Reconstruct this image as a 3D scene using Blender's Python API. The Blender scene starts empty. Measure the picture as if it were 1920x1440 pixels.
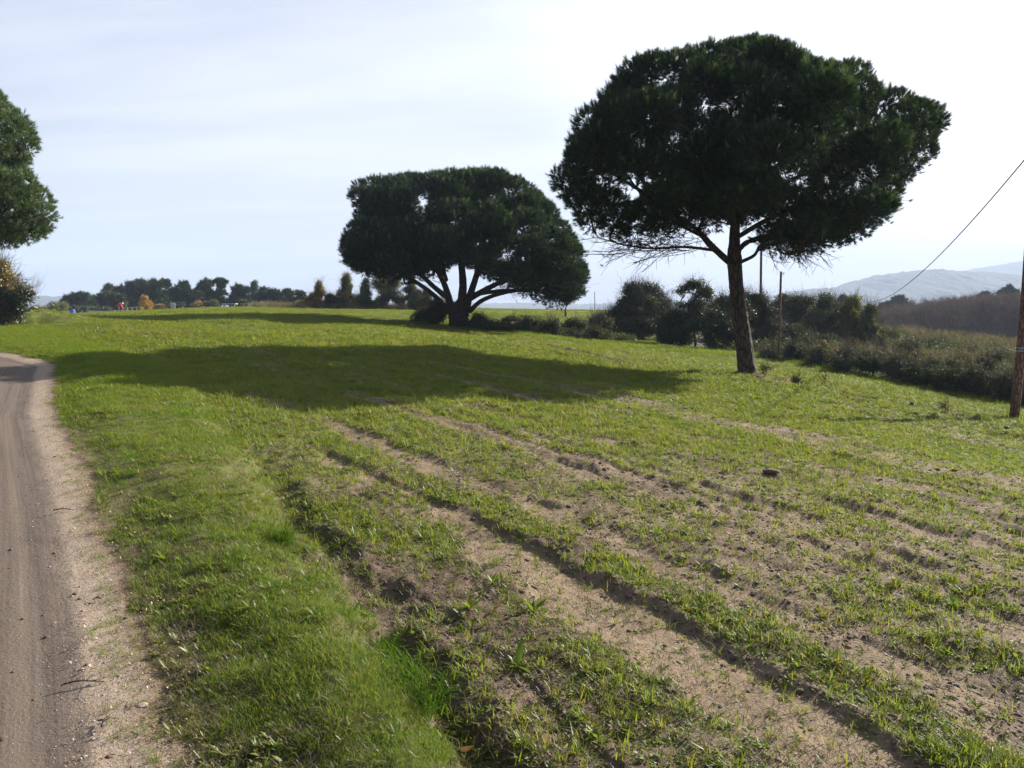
import bpy, math, random
import numpy as np
from mathutils import Vector, Matrix

# ------------------------------------------------------------------ camera, sky, sun, exposure
SC = bpy.context.scene
COL = SC.collection
RNG = np.random.default_rng(7)
random.seed(7)
F_PX, HOR, EYE = 1427.4, 577.7, 1.6            # focal length and horizon row at 1920x1440, eye height
PITCH = math.atan((720 - HOR) / F_PX)
cam_d = bpy.data.cameras.new('camera'); cam = bpy.data.objects.new('camera', cam_d); COL.objects.link(cam)
cam_d.sensor_width = 36; cam_d.lens = F_PX / 1920 * 36; cam_d.clip_start = .05; cam_d.clip_end = 20000
cam.location = (0, 0, EYE); cam.rotation_euler = (math.radians(90) - PITCH, 0, 0)
SC.camera = cam

SUN_AZ, SUN_EL = math.radians(53.2), math.radians(27.4)     # azimuth from +Y towards +X
SUN_DIR = Vector((math.sin(SUN_AZ) * math.cos(SUN_EL), math.cos(SUN_AZ) * math.cos(SUN_EL), math.sin(SUN_EL)))
sun_d = bpy.data.lights.new('sun', 'SUN'); sun = bpy.data.objects.new('sun', sun_d); COL.objects.link(sun)
sun_d.energy = 5.0; sun_d.angle = math.radians(.55); sun_d.color = (1, .93, .80)
sun.rotation_euler = SUN_DIR.to_track_quat('Z', 'Y').to_euler(); sun.location = (20, 12, 30)

W = bpy.data.worlds.new('World'); SC.world = W; W.use_nodes = True
nt = W.node_tree; nt.nodes.clear()
def wn(t, **k):
    n = nt.nodes.new(t)
    for a, v in k.items(): setattr(n, a, v)
    return n
sky = wn('ShaderNodeTexSky', sky_type='NISHITA', sun_disc=False, sun_elevation=SUN_EL, sun_rotation=SUN_AZ,
         altitude=80, air_density=1.0, dust_density=2.6, ozone_density=1.2)
tc = wn('ShaderNodeTexCoord')
dot = wn('ShaderNodeVectorMath', operation='DOT_PRODUCT'); dot.inputs[1].default_value = SUN_DIR
nt.links.new(tc.outputs['Generated'], dot.inputs[0])
glow = wn('ShaderNodeMapRange'); glow.inputs['From Min'].default_value = -.55
glow.inputs['From Max'].default_value = 1.0; glow.inputs['To Min'].default_value = 0; glow.inputs['To Max'].default_value = 1
nt.links.new(dot.outputs['Value'], glow.inputs['Value'])
gr = wn('ShaderNodeValToRGB'); nt.links.new(glow.outputs[0], gr.inputs[0]); el = gr.color_ramp.elements
for _p in (.25, .5, .76, .9): el.new(_p)
for q_, (p_, v_) in zip(el, ((0, .08), (.25, .24), (.5, .45), (.76, .50), (.9, .80), (1, 1.25))): q_.position = p_; q_.color = (v_, v_, v_, 1)
gm = wn('ShaderNodeMath', operation='MULTIPLY'); gm.inputs[1].default_value = 17.3; nt.links.new(gr.outputs[0], gm.inputs[0])
# thin cirrus veil: streaky noise on a plane high above
sep = wn('ShaderNodeSeparateXYZ'); nt.links.new(tc.outputs['Generated'], sep.inputs[0])
den = wn('ShaderNodeMath', operation='ADD'); den.inputs[1].default_value = .13; nt.links.new(sep.outputs['Z'], den.inputs[0])
dmx = wn('ShaderNodeMath', operation='MAXIMUM'); dmx.inputs[1].default_value = .05; nt.links.new(den.outputs[0], dmx.inputs[0])
dv = wn('ShaderNodeVectorMath', operation='SCALE')
inv = wn('ShaderNodeMath', operation='DIVIDE'); inv.inputs[0].default_value = 1; nt.links.new(dmx.outputs[0], inv.inputs[1])
nt.links.new(tc.outputs['Generated'], dv.inputs[0]); nt.links.new(inv.outputs[0], dv.inputs['Scale'])
mp = wn('ShaderNodeMapping'); mp.inputs['Rotation'].default_value = (0, 0, math.radians(24)); mp.inputs['Scale'].default_value = (.28, 1.0, 0)
nt.links.new(dv.outputs[0], mp.inputs[0])
cn = wn('ShaderNodeTexNoise'); cn.inputs['Scale'].default_value = 1.25; cn.inputs['Detail'].default_value = 7; cn.inputs['Roughness'].default_value = .56
cn.inputs['Distortion'].default_value = .35
nt.links.new(mp.outputs[0], cn.inputs['Vector'])
cr = wn('ShaderNodeMapRange', interpolation_type='SMOOTHSTEP'); cr.inputs['From Min'].default_value = .30; cr.inputs['From Max'].default_value = .72
cr.inputs['To Min'].default_value = .40; cr.inputs['To Max'].default_value = .97
nt.links.new(cn.outputs['Fac'], cr.inputs['Value'])
ccol = wn('ShaderNodeVectorMath', operation='SCALE'); ccol.inputs[0].default_value = (.91, .93, 1.05)
nt.links.new(gm.outputs[0], ccol.inputs['Scale'])
alt = wn('ShaderNodeMapRange', interpolation_type='SMOOTHSTEP'); nt.links.new(sep.outputs['Z'], alt.inputs['Value'])
alt.inputs['From Min'].default_value = .26; alt.inputs['From Max'].default_value = .85; alt.inputs['To Min'].default_value = 1; alt.inputs['To Max'].default_value = .12
vm = wn('ShaderNodeMath', operation='MULTIPLY'); nt.links.new(cr.outputs[0], vm.inputs[0]); nt.links.new(alt.outputs[0], vm.inputs[1])
mx = wn('ShaderNodeMix', data_type='RGBA'); nt.links.new(vm.outputs[0], mx.inputs['Factor'])
nt.links.new(sky.outputs[0], mx.inputs[6]); nt.links.new(ccol.outputs[0], mx.inputs[7])
bg = wn('ShaderNodeBackground'); bg.inputs['Strength'].default_value = .0435
nt.links.new(mx.outputs[2], bg.inputs[0])
wo = wn('ShaderNodeOutputWorld'); nt.links.new(bg.outputs[0], wo.inputs[0])

SC.view_settings.view_transform = 'Standard'; SC.view_settings.look = 'None'
SC.view_settings.exposure = 1.64; SC.view_settings.gamma = 1; SC.view_settings.use_curve_mapping = False
SC.render.engine = 'CYCLES'
SC.cycles.max_bounces = 6; SC.cycles.diffuse_bounces = 3; SC.cycles.glossy_bounces = 2; SC.cycles.transmission_bounces = 4
SC.cycles.transparent_max_bounces = 6; SC.cycles.volume_bounces = 0
SC.cycles.use_denoising = True; SC.cycles.sample_clamp_indirect = 6; SC.cycles.use_adaptive_sampling = True
HAZE_DENSITY = .00042

# ------------------------------------------------------------------ numbers: noise, rays, terrain
_T = np.random.default_rng(3).random((8, 256, 256))
def vn(x, y, k=0):
    xi = np.floor(x).astype(int); yi = np.floor(y).astype(int); fx = x - xi; fy = y - yi
    fx = fx * fx * (3 - 2 * fx); fy = fy * fy * (3 - 2 * fy); T = _T[k]
    a = T[xi & 255, yi & 255]; b = T[(xi + 1) & 255, yi & 255]; c = T[xi & 255, (yi + 1) & 255]; d = T[(xi + 1) & 255, (yi + 1) & 255]
    return (a * (1 - fx) + b * fx) * (1 - fy) + (c * (1 - fx) + d * fx) * fy
def fbm(x, y, o=4, k=0, r=.5):
    s = 0; a = 1; t = 0
    for i in range(o):
        s = s + a * vn(x * 2 ** i + 17.3 * i, y * 2 ** i - 9.1 * i, (k + i) % 8); t += a; a *= r
    return s / t
def sst(a, b, v):
    t = np.clip((v - a) / (b - a), 0, 1); return t * t * (3 - 2 * t)

_c, _s = math.cos(PITCH), math.sin(PITCH)
def at(px, py, d):
    """world point seen at photo pixel (px,py) when it lies d metres ahead"""
    u = (px - 960) / F_PX; v = (720 - py) / F_PX; k = d / (_c + v * _s)
    return np.array([u * k, d, EYE + (-_s + v * _c) * k])
def proj(P):
    dz = P[..., 2] - EYE; w = P[..., 1] * _c - dz * _s; v = P[..., 1] * _s + dz * _c
    return 960 + F_PX * P[..., 0] / w, 720 - F_PX * v / w

def H0(x, y):
    return -.05345673 * x + .01917393 * y - .00292135 * x * x - .00119346 * x * y - .00026561 * y * y
_cp = []
for y in (1.5, 4, 8, 13, 19, 26):
    for u in (-.75, -.5, -.25, 0, .22) + ((.45, .7) if y < 9 else ()):
        _cp.append((u * y, y, H0(u * y, y)))
for y in (36, 48, 62, 78):
    for u in (-.62, -.42, -.24): _cp.append((u * y, y, H0(u * y, y)))
_cp += [(-75, 62, 1.0), (-55, 40, .9), (-34, 14, 1.0), (-20, 4, .9), (-20, -14, .7), (0, -14, 0), (18, -12, -1.2), (11, 3, -.8), (20, 6, -1.5), (0, 0, 0), (-6, 0, .25)]
for px, py, d in ((1400, 697, 22.08), (1900, 785, 18.6), (860, 612, 44.8), (1560, 732, 19.6), (1700, 770, 16.6), (1300, 700, 23.5), (1150, 676, 26), (1000, 645, 31),
                  (900, 626, 38), (1900, 760, 23), (1750, 728, 26.5), (1600, 700, 30), (1470, 668, 34), (1330, 660, 34), (1200, 652, 35), (1100, 642, 37), (980, 622, 42),
                  (1920, 860, 12.5), (900, 602, 50), (1000, 602, 52), (950, 589, 66), (1050, 590, 66), (1000, 581, 86), (1150, 584, 80), (800, 586, 62), (720, 578, 80),
                  (1150, 626, 50), (1280, 640, 48), (1450, 640, 50), (1600, 655, 46), (1800, 682, 42), (1700, 630, 62), (1880, 648, 64), (1500, 620, 75)):
    _cp.append(tuple(at(px, py, d)))
_cp = np.array(_cp); _XY = _cp[:, :2] / 20.
def _phi(r2): return .5 * r2 * np.log(r2 + 1e-9)
_n = len(_XY); _A = np.zeros((_n + 3, _n + 3))
_A[:_n, :_n] = _phi(((_XY[:, None] - _XY[None]) ** 2).sum(2)) + np.eye(_n) * .004
_A[:_n, _n] = 1; _A[:_n, _n + 1:] = _XY; _A[_n:, :_n] = _A[:_n, _n:].T
_w = np.linalg.solve(_A, np.concatenate([_cp[:, 2], [0, 0, 0]]))
def base_h(x, y):
    x = np.asarray(x, float); y = np.asarray(y, float); sh = x.shape; x = x.ravel(); y = y.ravel(); out = np.zeros(len(x))
    for i in range(0, len(x), 60000):
        X = x[i:i + 60000] / 20; Y = y[i:i + 60000] / 20
        r2 = (X[:, None] - _XY[None, :, 0]) ** 2 + (Y[:, None] - _XY[None, :, 1]) ** 2
        out[i:i + 60000] = _phi(r2) @ _w[:_n] + _w[_n] + _w[_n + 1] * X + _w[_n + 2] * Y
    r = np.hypot(x, y); ang = np.arctan2(x, y)
    far = 1.35 - sst(110, 400, r) * (6 + 8 * sst(-.1, .5, ang)) - sst(400, 3000, r) * 30
    wv = sst(82, 125, r) + (1 - sst(82, 125, r)) * sst(0, -30, y) * sst(12, 30, r)
    far = np.where(y < 0, .2 - .03 * np.clip(x, -60, 60), far)
    right = sst(.28, .5, ang) * sst(60, 110, r)
    far = far - right * 6.5
    return (out * (1 - wv) + far * wv).reshape(sh)

def seg_dist(x, y, pl):
    """signed distance (positive on the right of the walk), and arc length, to a polyline"""
    pl = np.array(pl, float); best = np.full(x.shape, 1e9); sg = np.zeros(x.shape); al = np.zeros(x.shape); acc = 0
    for (ax, ay), (bx, by) in zip(pl[:-1], pl[1:]):
        dx, dy = bx - ax, by - ay; L = math.hypot(dx, dy); t = np.clip(((x - ax) * dx + (y - ay) * dy) / L ** 2, 0, 1)
        qx, qy = ax + t * dx, ay + t * dy; d = np.hypot(x - qx, y - qy); m = d < best
        cr = dx * (y - ay) - dy * (x - ax)
        best = np.where(m, d, best); sg = np.where(m, -np.sign(cr), sg); al = np.where(m, acc + t * L, al); acc += L
    return best * sg, al

ROAD_EDGE = [(3.0, -5), (.6, -.5), (-1.04, 2.37), (-1.36, 2.9), (-1.81, 3.62), (-2.46, 4.63), (-3.07, 5.55), (-3.86, 6.71), (-5.32, 8.86), (-6.6, 11.0), (-8.3, 13.9), (-10.4, 15.9), (-14, 17.6), (-22, 20), (-40, 24)]
DITCH = [(2.2, -1), (-.12, 2.3), (-.45, 3.08), (-.87, 3.74), (-1.44, 4.78), (-2.48, 6.98), (-3.52, 8.89), (-5.7, 12.87), (-9.48, 17.81), (-14.22, 24.21)]
STRIP = [(-14.5, 25), (-10.38, 19.51), (-7.3, 15.76), (-5.15, 13.08), (-3.42, 10.55), (-2.14, 8.89), (-1.38, 7.85), (-.53, 6.77), (.16, 5.85), (.75, 5.05), (1.25, 4.35), (1.75, 3.5), (2.2, 2.7), (3.6, 0), (5, -3)]
TRACK = [(-6, 45), (-2.25, 35.8), (.9, 30), (3.3, 24.5), (4.95, 22.3), (6.7, 20.7), (8.1, 19.4), (9.1, 17.8), (10.2, 16.2), (12.0, 14.3), (14.5, 11.5), (18, 8)]

def field_masks(x, y):
    r = np.hypot(x, y)
    wob = (fbm(x * 1.3, y * 1.3, 3, 1) - .5)
    dr, _ = seg_dist(x, y, ROAD_EDGE)            # walking away from the camera: right of it = verge
    raw = dr
    dr = dr + wob * .16 + (fbm(x * 7, y * 7, 3, 2) - .5) * .16
    dd, _ = seg_dist(x, y, DITCH); dd = dd + wob * .42 + (fbm(x * 6, y * 6, 2, 3) - .5) * .14
    ds, al = seg_dist(x, y, STRIP); ds = -ds + (fbm(x * .6, y * .6, 3, 5) - .5) * .16 + (fbm(x * 6, y * 6, 3, 6) - .5) * .11     # positive towards the field
    dt, _ = seg_dist(x, y, TRACK); dt = dt + (fbm(x * .8, y * .8, 3, 4) - .5) * .8
    road = sst(.03, -.10, dr) * sst(-3.3, -3.0, dr)
    verge = sst(-.08, .06, dr) * sst(.04, -.06, dd)
    far = sst(9, 22, r)
    s1 = sst(-.86 - .36 * sst(6.6, 3.6, r), -.78 - .32 * sst(6.6, 3.6, r), ds + (fbm(x * 2.4, y * 2.4, 3, 7) - .5) * .35) * sst(-.60, -.68, ds) * sst(8.6, 6.8, r)
    s2 = sst(-.28, -.20, ds) * sst(.14, .05, ds) * (1 - .85 * sst(7.5, 13, r)) * sst(26, 16, r) * (1 - .75 * sst(.45, .62, fbm(x * 2.6 + 3, y * 2.6, 3, 1)) * sst(9, 5, r))
    per = .33
    ph = (ds - .62) / per; k = np.floor(ph); fr = ph - k
    wgt = np.clip(_T[2][(k.astype(int)) & 255, 7] * 1.2 + .25, .4, 1) * (1 - .7 * sst(.5, .66, fbm(x * 2.2 + 9, y * 2.2, 3, 4)))
    ridges = sst(.34, .46, fr) * sst(1.0, .93, fr) * (ds > .62) * (ds < 9) * sst(16, 6, r) * wgt
    ph2 = (-1.5 - ds) / .33; fr2 = ph2 - np.floor(ph2)
    ridges2 = sst(.5, .6, fr2) * sst(1.0, .9, fr2) * (ds < -1.5) * sst(5.0, 3.4, r) * .5
    sand = np.clip(np.maximum(np.maximum(s1, s2), np.maximum(ridges, ridges2)), 0, 1) * (1 - road) * (1 - verge)
    lines = sum(sst(.13, .05, abs(ds - q)) for q in (1.15, 2.35, 3.9, 5.2, 7.1, 8.6)) * sst(3.5, 5, r) * sst(34, 24, r) * sst(.30, .45, fbm(al * .6, ds * .8, 3, 4))
    sand = np.clip(np.maximum(sand, .75 * np.clip(lines, 0, 1) * (1 - road) * (1 - verge)), 0, 1)
    tr = np.maximum(sst(.42, .22, abs(dt + .45)), .8 * sst(.35, .12, abs(dt - .55))) * sst(9, 12, r) * sst(46, 38, r) * sst(.25, .55, fbm(x * .5, y * .5, 3, 2) + .12)
    cover = .34 + .56 * sst(4.0, 9.5, r - .30 * np.clip(x, -3, 3)) + (fbm(x * 1.9, y * 1.9, 3, 3) - .5) * .9 * (1 - .6 * sst(8, 20, r))
    lowveg = sst(-.9, -1.6, ds) * sst(4.2, 3.0, r)
    cover = cover * (1 - .5 * sst(-1.4, -1.55, ds) * sst(4.6, 3.8, r))
    cover = cover * (1 - .90 * sand) * (1 - .85 * tr) + lowveg * .12
    lush = np.maximum(sst(-.64, -.56, ds) * sst(-.22, -.32, ds), sst(-1.15, -1.45, ds) * sst(4.1, 5.0, r)) * (1 - sand) * (fbm(x * 3, y * 3, 3, 6) > .40)
    cover = np.maximum(cover, .85 * lush)
    cover = np.clip(cover, 0.10, 1) * (1 - road)
    cover = np.where(verge > .5, 1, cover)
    furrow = fbm(ds * 1.5, al * .10, 3, 2) * .65 + fbm(ds * 4.2 + 7, al * .22, 2, 5) * .35
    cover = np.where((road < .3) & (verge < .5) & (ds > .3), cover * (1 - .8 * sst(.50, .60, furrow) * sst(3.5, 7, r) * (.45 + .55 * sst(20, 10, r))), cover)
    pale = np.clip(sand + .75 * sst(.36, .56, fbm(x * 1.7 + 20, y * 1.7, 4, 6)) * sst(-1.7, -1.2, ds) * (1 - road) * (1 - verge), 0, 1)
    return dict(pale=pale, raw=raw, r=r, dr=dr, dd=dd, ds=ds, dt=dt, road=road, verge=verge, sand=sand, track=tr, cover=cover)

FIELD_EDGE = [(60, -10), (24, 10), (18.5, 17), (16.2, 22.6), (15.3, 26.5), (14.0, 29.5), (12.6, 33.4), (9.2, 33.6), (6.2, 34.4), (3.6, 36.4), (.6, 41.5), (-1.2, 44)]
def wild_mask(x, y):
    fe, _ = seg_dist(x, y, FIELD_EDGE); r = np.hypot(x, y); ang = np.arctan2(x, y)
    out = sst(.3, 1.2, fe) * (y > 0) * (x > -2)
    meadow = sst(44, 47, y) * sst(.16, .12, ang) * sst(105, 90, r)
    return np.clip(np.maximum(out * (1 - meadow), sst(95, 115, r) * (y > 0)), 0, 1)
def detail_h(x, y, m):
    r = m['r']; near = sst(30, 8, r)
    h = -.035 * m['road'] * sst(0, -.5, m['dr']) + .0022 * m['road'] * np.sin(m['raw'] * 34 + 3 * fbm(x * .5, y * .5, 2, 1)) * sst(-.3, -.45, m['raw']) - .012 * sst(-.27, -.36, m['raw']) * m['road']
    h = h + sst(-.02, .55, m['dr']) * sst(.10, -.30, m['dd']) * (.05 + .09 * fbm(x * 1.1, y * 1.1, 3, 4)) * sst(40, 10, r) + m['verge'] * (fbm(x * 6, y * 6, 3, 2) - .5) * .035 * sst(14, 6, r)
    h = h - .07 * sst(-.08, .06, m['dd']) * sst(.30, .10, m['dd']) * sst(9, 5, r)
    fieldm = (1 - m['road']) * (1 - m['verge'])
    h = h - (.026 + .018 * sst(-.3, -.6, m['ds'])) * m['sand'] * near * sst(14, 7, r)
    h = h - .10 * m['track'] + .05 * sst(.2, .0, abs(abs(m['dt']) - .95)) * sst(9, 12, r) * sst(46, 38, r)
    clod = fbm(x * 6, y * 6, 4, 5, .6) - .5
    clod2 = np.maximum(fbm(x * 15, y * 15, 3, 2, .6) - .5, -.1)
    h = h + fieldm * (1 - .85 * m['sand']) * (clod * .055 + clod2 * .035) * sst(22, 6, r)
    h = h + fieldm * m['sand'] * (fbm(x * 12, y * 12, 3, 1) - .5) * .012 * near
    h = h + fieldm * (fbm(x * 2.2, y * 2.2, 3, 6) - .5) * .10 * sst(1, 5, r)
    h = h + fieldm * (fbm(x * .35, y * .35, 3, 7) - .5) * .25 * sst(12, 30, r) * sst(140, 60, r)
    h = h + .55 * np.exp(-((x + 20.6) ** 2 / 3.0 + (y - 33) ** 2 / 2.5))            # little mound on the left
    h = h - .30 * np.exp(-((x + 19.6) ** 2 / 3.5 + (y - 30.5) ** 2 / 1.2))
    bank = np.exp(-((x - 1.2) ** 2 / 6.0 + (y - 45.2) ** 2 / 1.3))
    return h + bank * .35
def ground_h(x, y):
    x = np.atleast_1d(np.asarray(x, float)); y = np.atleast_1d(np.asarray(y, float))
    return base_h(x, y) + detail_h(x, y, field_masks(x, y))
def gz(x, y): return float(ground_h(x, y)[0])
CAMZ = float(base_h(np.zeros(1), np.zeros(1))[0])

# ------------------------------------------------------------------ materials
def mat(name):
    m = bpy.data.materials.new(name); m.use_nodes = True; m.node_tree.nodes.clear(); return m
class NB:
    def __init__(s, m): s.t = m.node_tree
    def n(s, t, ins=None, **k):
        n = s.t.nodes.new(t)
        for a, v in k.items(): setattr(n, a, v)
        for a, v in (ins or {}).items():
            if isinstance(v, bpy.types.NodeSocket): s.t.links.new(v, n.inputs[a])
            else: n.inputs[a].default_value = v
        return n
    def ramp(s, fac, stops, interp='LINEAR'):
        n = s.n('ShaderNodeValToRGB', {'Fac': fac}); n.color_ramp.interpolation = interp
        e = n.color_ramp.elements
        while len(e) < len(stops): e.new(.5)
        for q, (p, c) in zip(e, stops): q.position = p; q.color = (*c, 1)
        return n.outputs[0]
    def mix(s, f, a, b):
        n = s.n('ShaderNodeMix', data_type='RGBA')
        for i, v in ((0, f), (6, a), (7, b)):
            if isinstance(v, bpy.types.NodeSocket): s.t.links.new(v, n.inputs[i])
            else: n.inputs[i].default_value = v if i == 0 else (*v, 1)
        return n.outputs[2]
    def math(s, op, a, b=0., c=0.):
        n = s.n('ShaderNodeMath', operation=op)
        for i, v in enumerate((a, b, c)):
            if isinstance(v, bpy.types.NodeSocket): s.t.links.new(v, n.inputs[i])
            else: n.inputs[i].default_value = v
        return n.outputs[0]
    def noise(s, scale, detail=4, rough=.55, vec=None, dist=0):
        n = s.n('ShaderNodeTexNoise', {'Scale': scale, 'Detail': detail, 'Roughness': rough, 'Distortion': dist})
        if vec is not None: s.t.links.new(vec, n.inputs['Vector'])
        return n.outputs['Fac']
    def out(s, sh): s.n('ShaderNodeOutputMaterial', {'Surface': sh})

def leaf_mat(name, cols, trans=.45, gloss=.06, rough=.42, nscale=.8):
    m = mat(name); b = NB(m); oi = b.n('ShaderNodeObjectInfo'); g = b.n('ShaderNodeNewGeometry')
    f = b.math('ADD', b.math('MULTIPLY', oi.outputs['Random'], .55), b.math('MULTIPLY', b.noise(nscale, 2, .5, g.outputs['Position']), .55))
    f = b.math('ADD', f, b.math('MULTIPLY', b.math('SUBTRACT', g.outputs['Random Per Island'], .5), .25))
    c = b.ramp(f, [(.15 + .7 * i / max(1, len(cols) - 1), q) for i, q in enumerate(cols)])
    dif = b.n('ShaderNodeBsdfDiffuse', {'Color': c})
    tc_ = b.mix(.5, c, b.n('ShaderNodeVectorMath', {0: c, 1: (1.5, 1.6, .45)}, operation='MULTIPLY').outputs[0])
    tr = b.n('ShaderNodeBsdfTranslucent', {'Color': tc_})
    s1 = b.n('ShaderNodeMixShader', {0: trans, 1: dif.outputs[0], 2: tr.outputs[0]})
    gl = b.n('ShaderNodeBsdfGlossy', {'Color': (.9, .95, 1, 1), 'Roughness': rough})
    s2 = b.n('ShaderNodeMixShader', {0: gloss, 1: s1.outputs[0], 2: gl.outputs[0]})
    b.out(s2.outputs[0]); return m

def bark_mat(name, dark, light, scale=9.):
    m = mat(name); b = NB(m); tc_ = b.n('ShaderNodeTexCoord'); mp_ = b.n('ShaderNodeMapping', {'Vector': tc_.outputs['Object'], 'Scale': (1, 1, .28)})
    v = b.n('ShaderNodeTexVoronoi', {'Vector': mp_.outputs[0], 'Scale': scale, 'Randomness': 1.}, feature='DISTANCE_TO_EDGE')
    n = b.noise(scale * 2.2, 5, .6, mp_.outputs[0])
    f = b.math('MULTIPLY', b.math('MINIMUM', b.math('MULTIPLY', v.outputs['Distance'], 5.), 1.), b.math('ADD', n, .35))
    c = b.ramp(f, [(.1, dark), (.55, [(a + q) / 2 for a, q in zip(dark, light)]), (.95, light)])
    bp = b.n('ShaderNodeBump', {'Height': f, 'Strength': .9, 'Distance': .035})
    p = b.n('ShaderNodeBsdfPrincipled', {'Base Color': c, 'Roughness': .9, 'Normal': bp.outputs[0]})
    b.out(p.outputs[0]); return m

def plain_mat(name, col, rough=.8, var=.25, scale=6., metal=0.):
    m = mat(name); b = NB(m); tc_ = b.n('ShaderNodeTexCoord'); n = b.noise(scale, 5, .6, tc_.outputs['Object'])
    c = b.ramp(n, [(.3, [q * (1 - var) for q in col]), (.7, [min(1, q * (1 + var)) for q in col])])
    p = b.n('ShaderNodeBsdfPrincipled', {'Base Color': c, 'Roughness': rough, 'Metallic': metal, 'Normal': b.n('ShaderNodeBump', {'Height': n, 'Strength': .4, 'Distance': .02}).outputs[0]})
    b.out(p.outputs[0]); return m

def ground_mat():
    m = mat('ground_soil'); b = NB(m); g = b.n('ShaderNodeNewGeometry'); P = g.outputs['Position']
    A = lambda n: b.n('ShaderNodeAttribute', attribute_name=n).outputs['Fac']
    sand, road, green, dr, dt, rr = A('sand'), A('road'), A('green'), A('dr'), A('track'), A('rr')
    n1 = b.noise(14, 6, .65, P); n2 = b.noise(70, 4, .6, P); n3 = b.noise(1.6, 4, .55, P); n4 = b.noise(260, 2, .6, P)
    vor = b.n('ShaderNodeTexVoronoi', {'Vector': P, 'Scale': 95., 'Randomness': 1.}); vc = b.n('ShaderNodeSeparateColor', {0: vor.outputs['Color']})
    crumb = b.ramp(b.math('ADD', b.math('MULTIPLY', n1, .6), b.math('MULTIPLY', n2, .4)), [(.30, (.045, .030, .021)), (.5, (.095, .066, .046)), (.68, (.155, .112, .078))])
    sandc = b.ramp(b.math('ADD', b.math('MULTIPLY', n2, .55), b.math('MULTIPLY', n3, .45)), [(.30, (.125, .090, .060)), (.52, (.215, .158, .106)), (.72, (.305, .228, .156))])
    speck = b.math('GREATER_THAN', n2, .635)
    sandc = b.mix(b.math('MULTIPLY', speck, .55), sandc, (.10, .068, .045))
    soil = b.mix(b.math('MULTIPLY', A('pale'), b.n('ShaderNodeMapRange', {'Value': n1, 'From Min': .3, 'From Max': .55, 'To Min': .55, 'To Max': 1.}).outputs[0]), crumb, sandc)
    grc = b.ramp(b.math('ADD', b.math('MULTIPLY', b.noise(.45, 5, .6, P), .55), b.math('MULTIPLY', n1, .45)), [(.32, (.055, .070, .012)), (.5, (.108, .132, .024)), (.68, (.160, .182, .038))])
    ng = b.math('ADD', b.math('MULTIPLY', n1, .5), b.math('MULTIPLY', b.noise(4, 5, .65, P), .5))
    gf = b.n('ShaderNodeMapRange', {'Value': b.math('ADD', b.math('MULTIPLY', b.math('SUBTRACT', ng, .5), 1.6), green), 'From Min': .35, 'From Max': .65}).outputs[0]
    soil = b.mix(b.math('MULTIPLY', gf, b.n('ShaderNodeMapRange', {'Value': rr, 'From Min': 3., 'From Max': 20., 'To Min': .35, 'To Max': .96}).outputs[0]), soil, grc)
    soil = b.mix(A('wild'), soil, b.mix(n1, (.035, .034, .018), (.085, .075, .04)))
    soil = b.mix(b.math('MULTIPLY', dt, .85), soil, b.mix(n1, (.09, .055, .04), (.20, .13, .10)))
    # the road: brown litter edge, pale loose sand, then compacted grey-brown wheel lane with long streaks
    raw = A('raw'); comb = b.n('ShaderNodeCombineXYZ', {'X': b.math('MULTIPLY', raw, 42.), 'Y': b.math('MULTIPLY', rr, .35)})
    streak = b.noise(1.0, 5, .7, comb.outputs[0])
    edge = b.math('ADD', raw, b.math('MULTIPLY', b.math('SUBTRACT', n3, .5), .07))
    lane = b.mix(b.n('ShaderNodeMapRange', {'Value': streak, 'From Min': .28, 'From Max': .75}).outputs[0], (.082, .062, .050), (.150, .118, .096))
    pale = b.mix(n2, (.16, .118, .085), (.34, .262, .195))
    lit = b.mix(b.math('GREATER_THAN', b.math('ADD', b.math('MULTIPLY', n2, .5), b.math('MULTIPLY', n1, .5)), .50), (.060, .034, .022), (.17, .115, .08))
    grit = b.n('ShaderNodeMapRange', {'Value': vc.outputs[0], 'From Min': .62, 'From Max': .95}).outputs[0]
    pale = b.mix(b.math('MULTIPLY', grit, .5), pale, (.36, .32, .28))
    f_l = b.n('ShaderNodeMapRange', {'Value': edge, 'From Min': -.30, 'From Max': -.36}).outputs[0]
    f_e = b.n('ShaderNodeMapRange', {'Value': dr, 'From Min': -.16, 'From Max': -.01}).outputs[0]
    rc = b.mix(f_l, pale, lane); rc = b.mix(f_e, rc, lit)
    col = b.mix(road, soil, rc)
    hgt = b.math('ADD', b.math('MULTIPLY', n1, .6), b.math('ADD', b.math('MULTIPLY', n2, .45), b.math('MULTIPLY', n4, .18)))
    st = b.n('ShaderNodeMapRange', {'Value': road, 'To Min': .85, 'To Max': .45}).outputs[0]
    bp = b.n('ShaderNodeBump', {'Height': hgt, 'Strength': st, 'Distance': .035})
    p = b.n('ShaderNodeBsdfPrincipled', {'Base Color': col, 'Roughness': .93, 'Normal': bp.outputs[0], 'Specular IOR Level': .2})
    b.out(p.outputs[0]); return m

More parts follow.
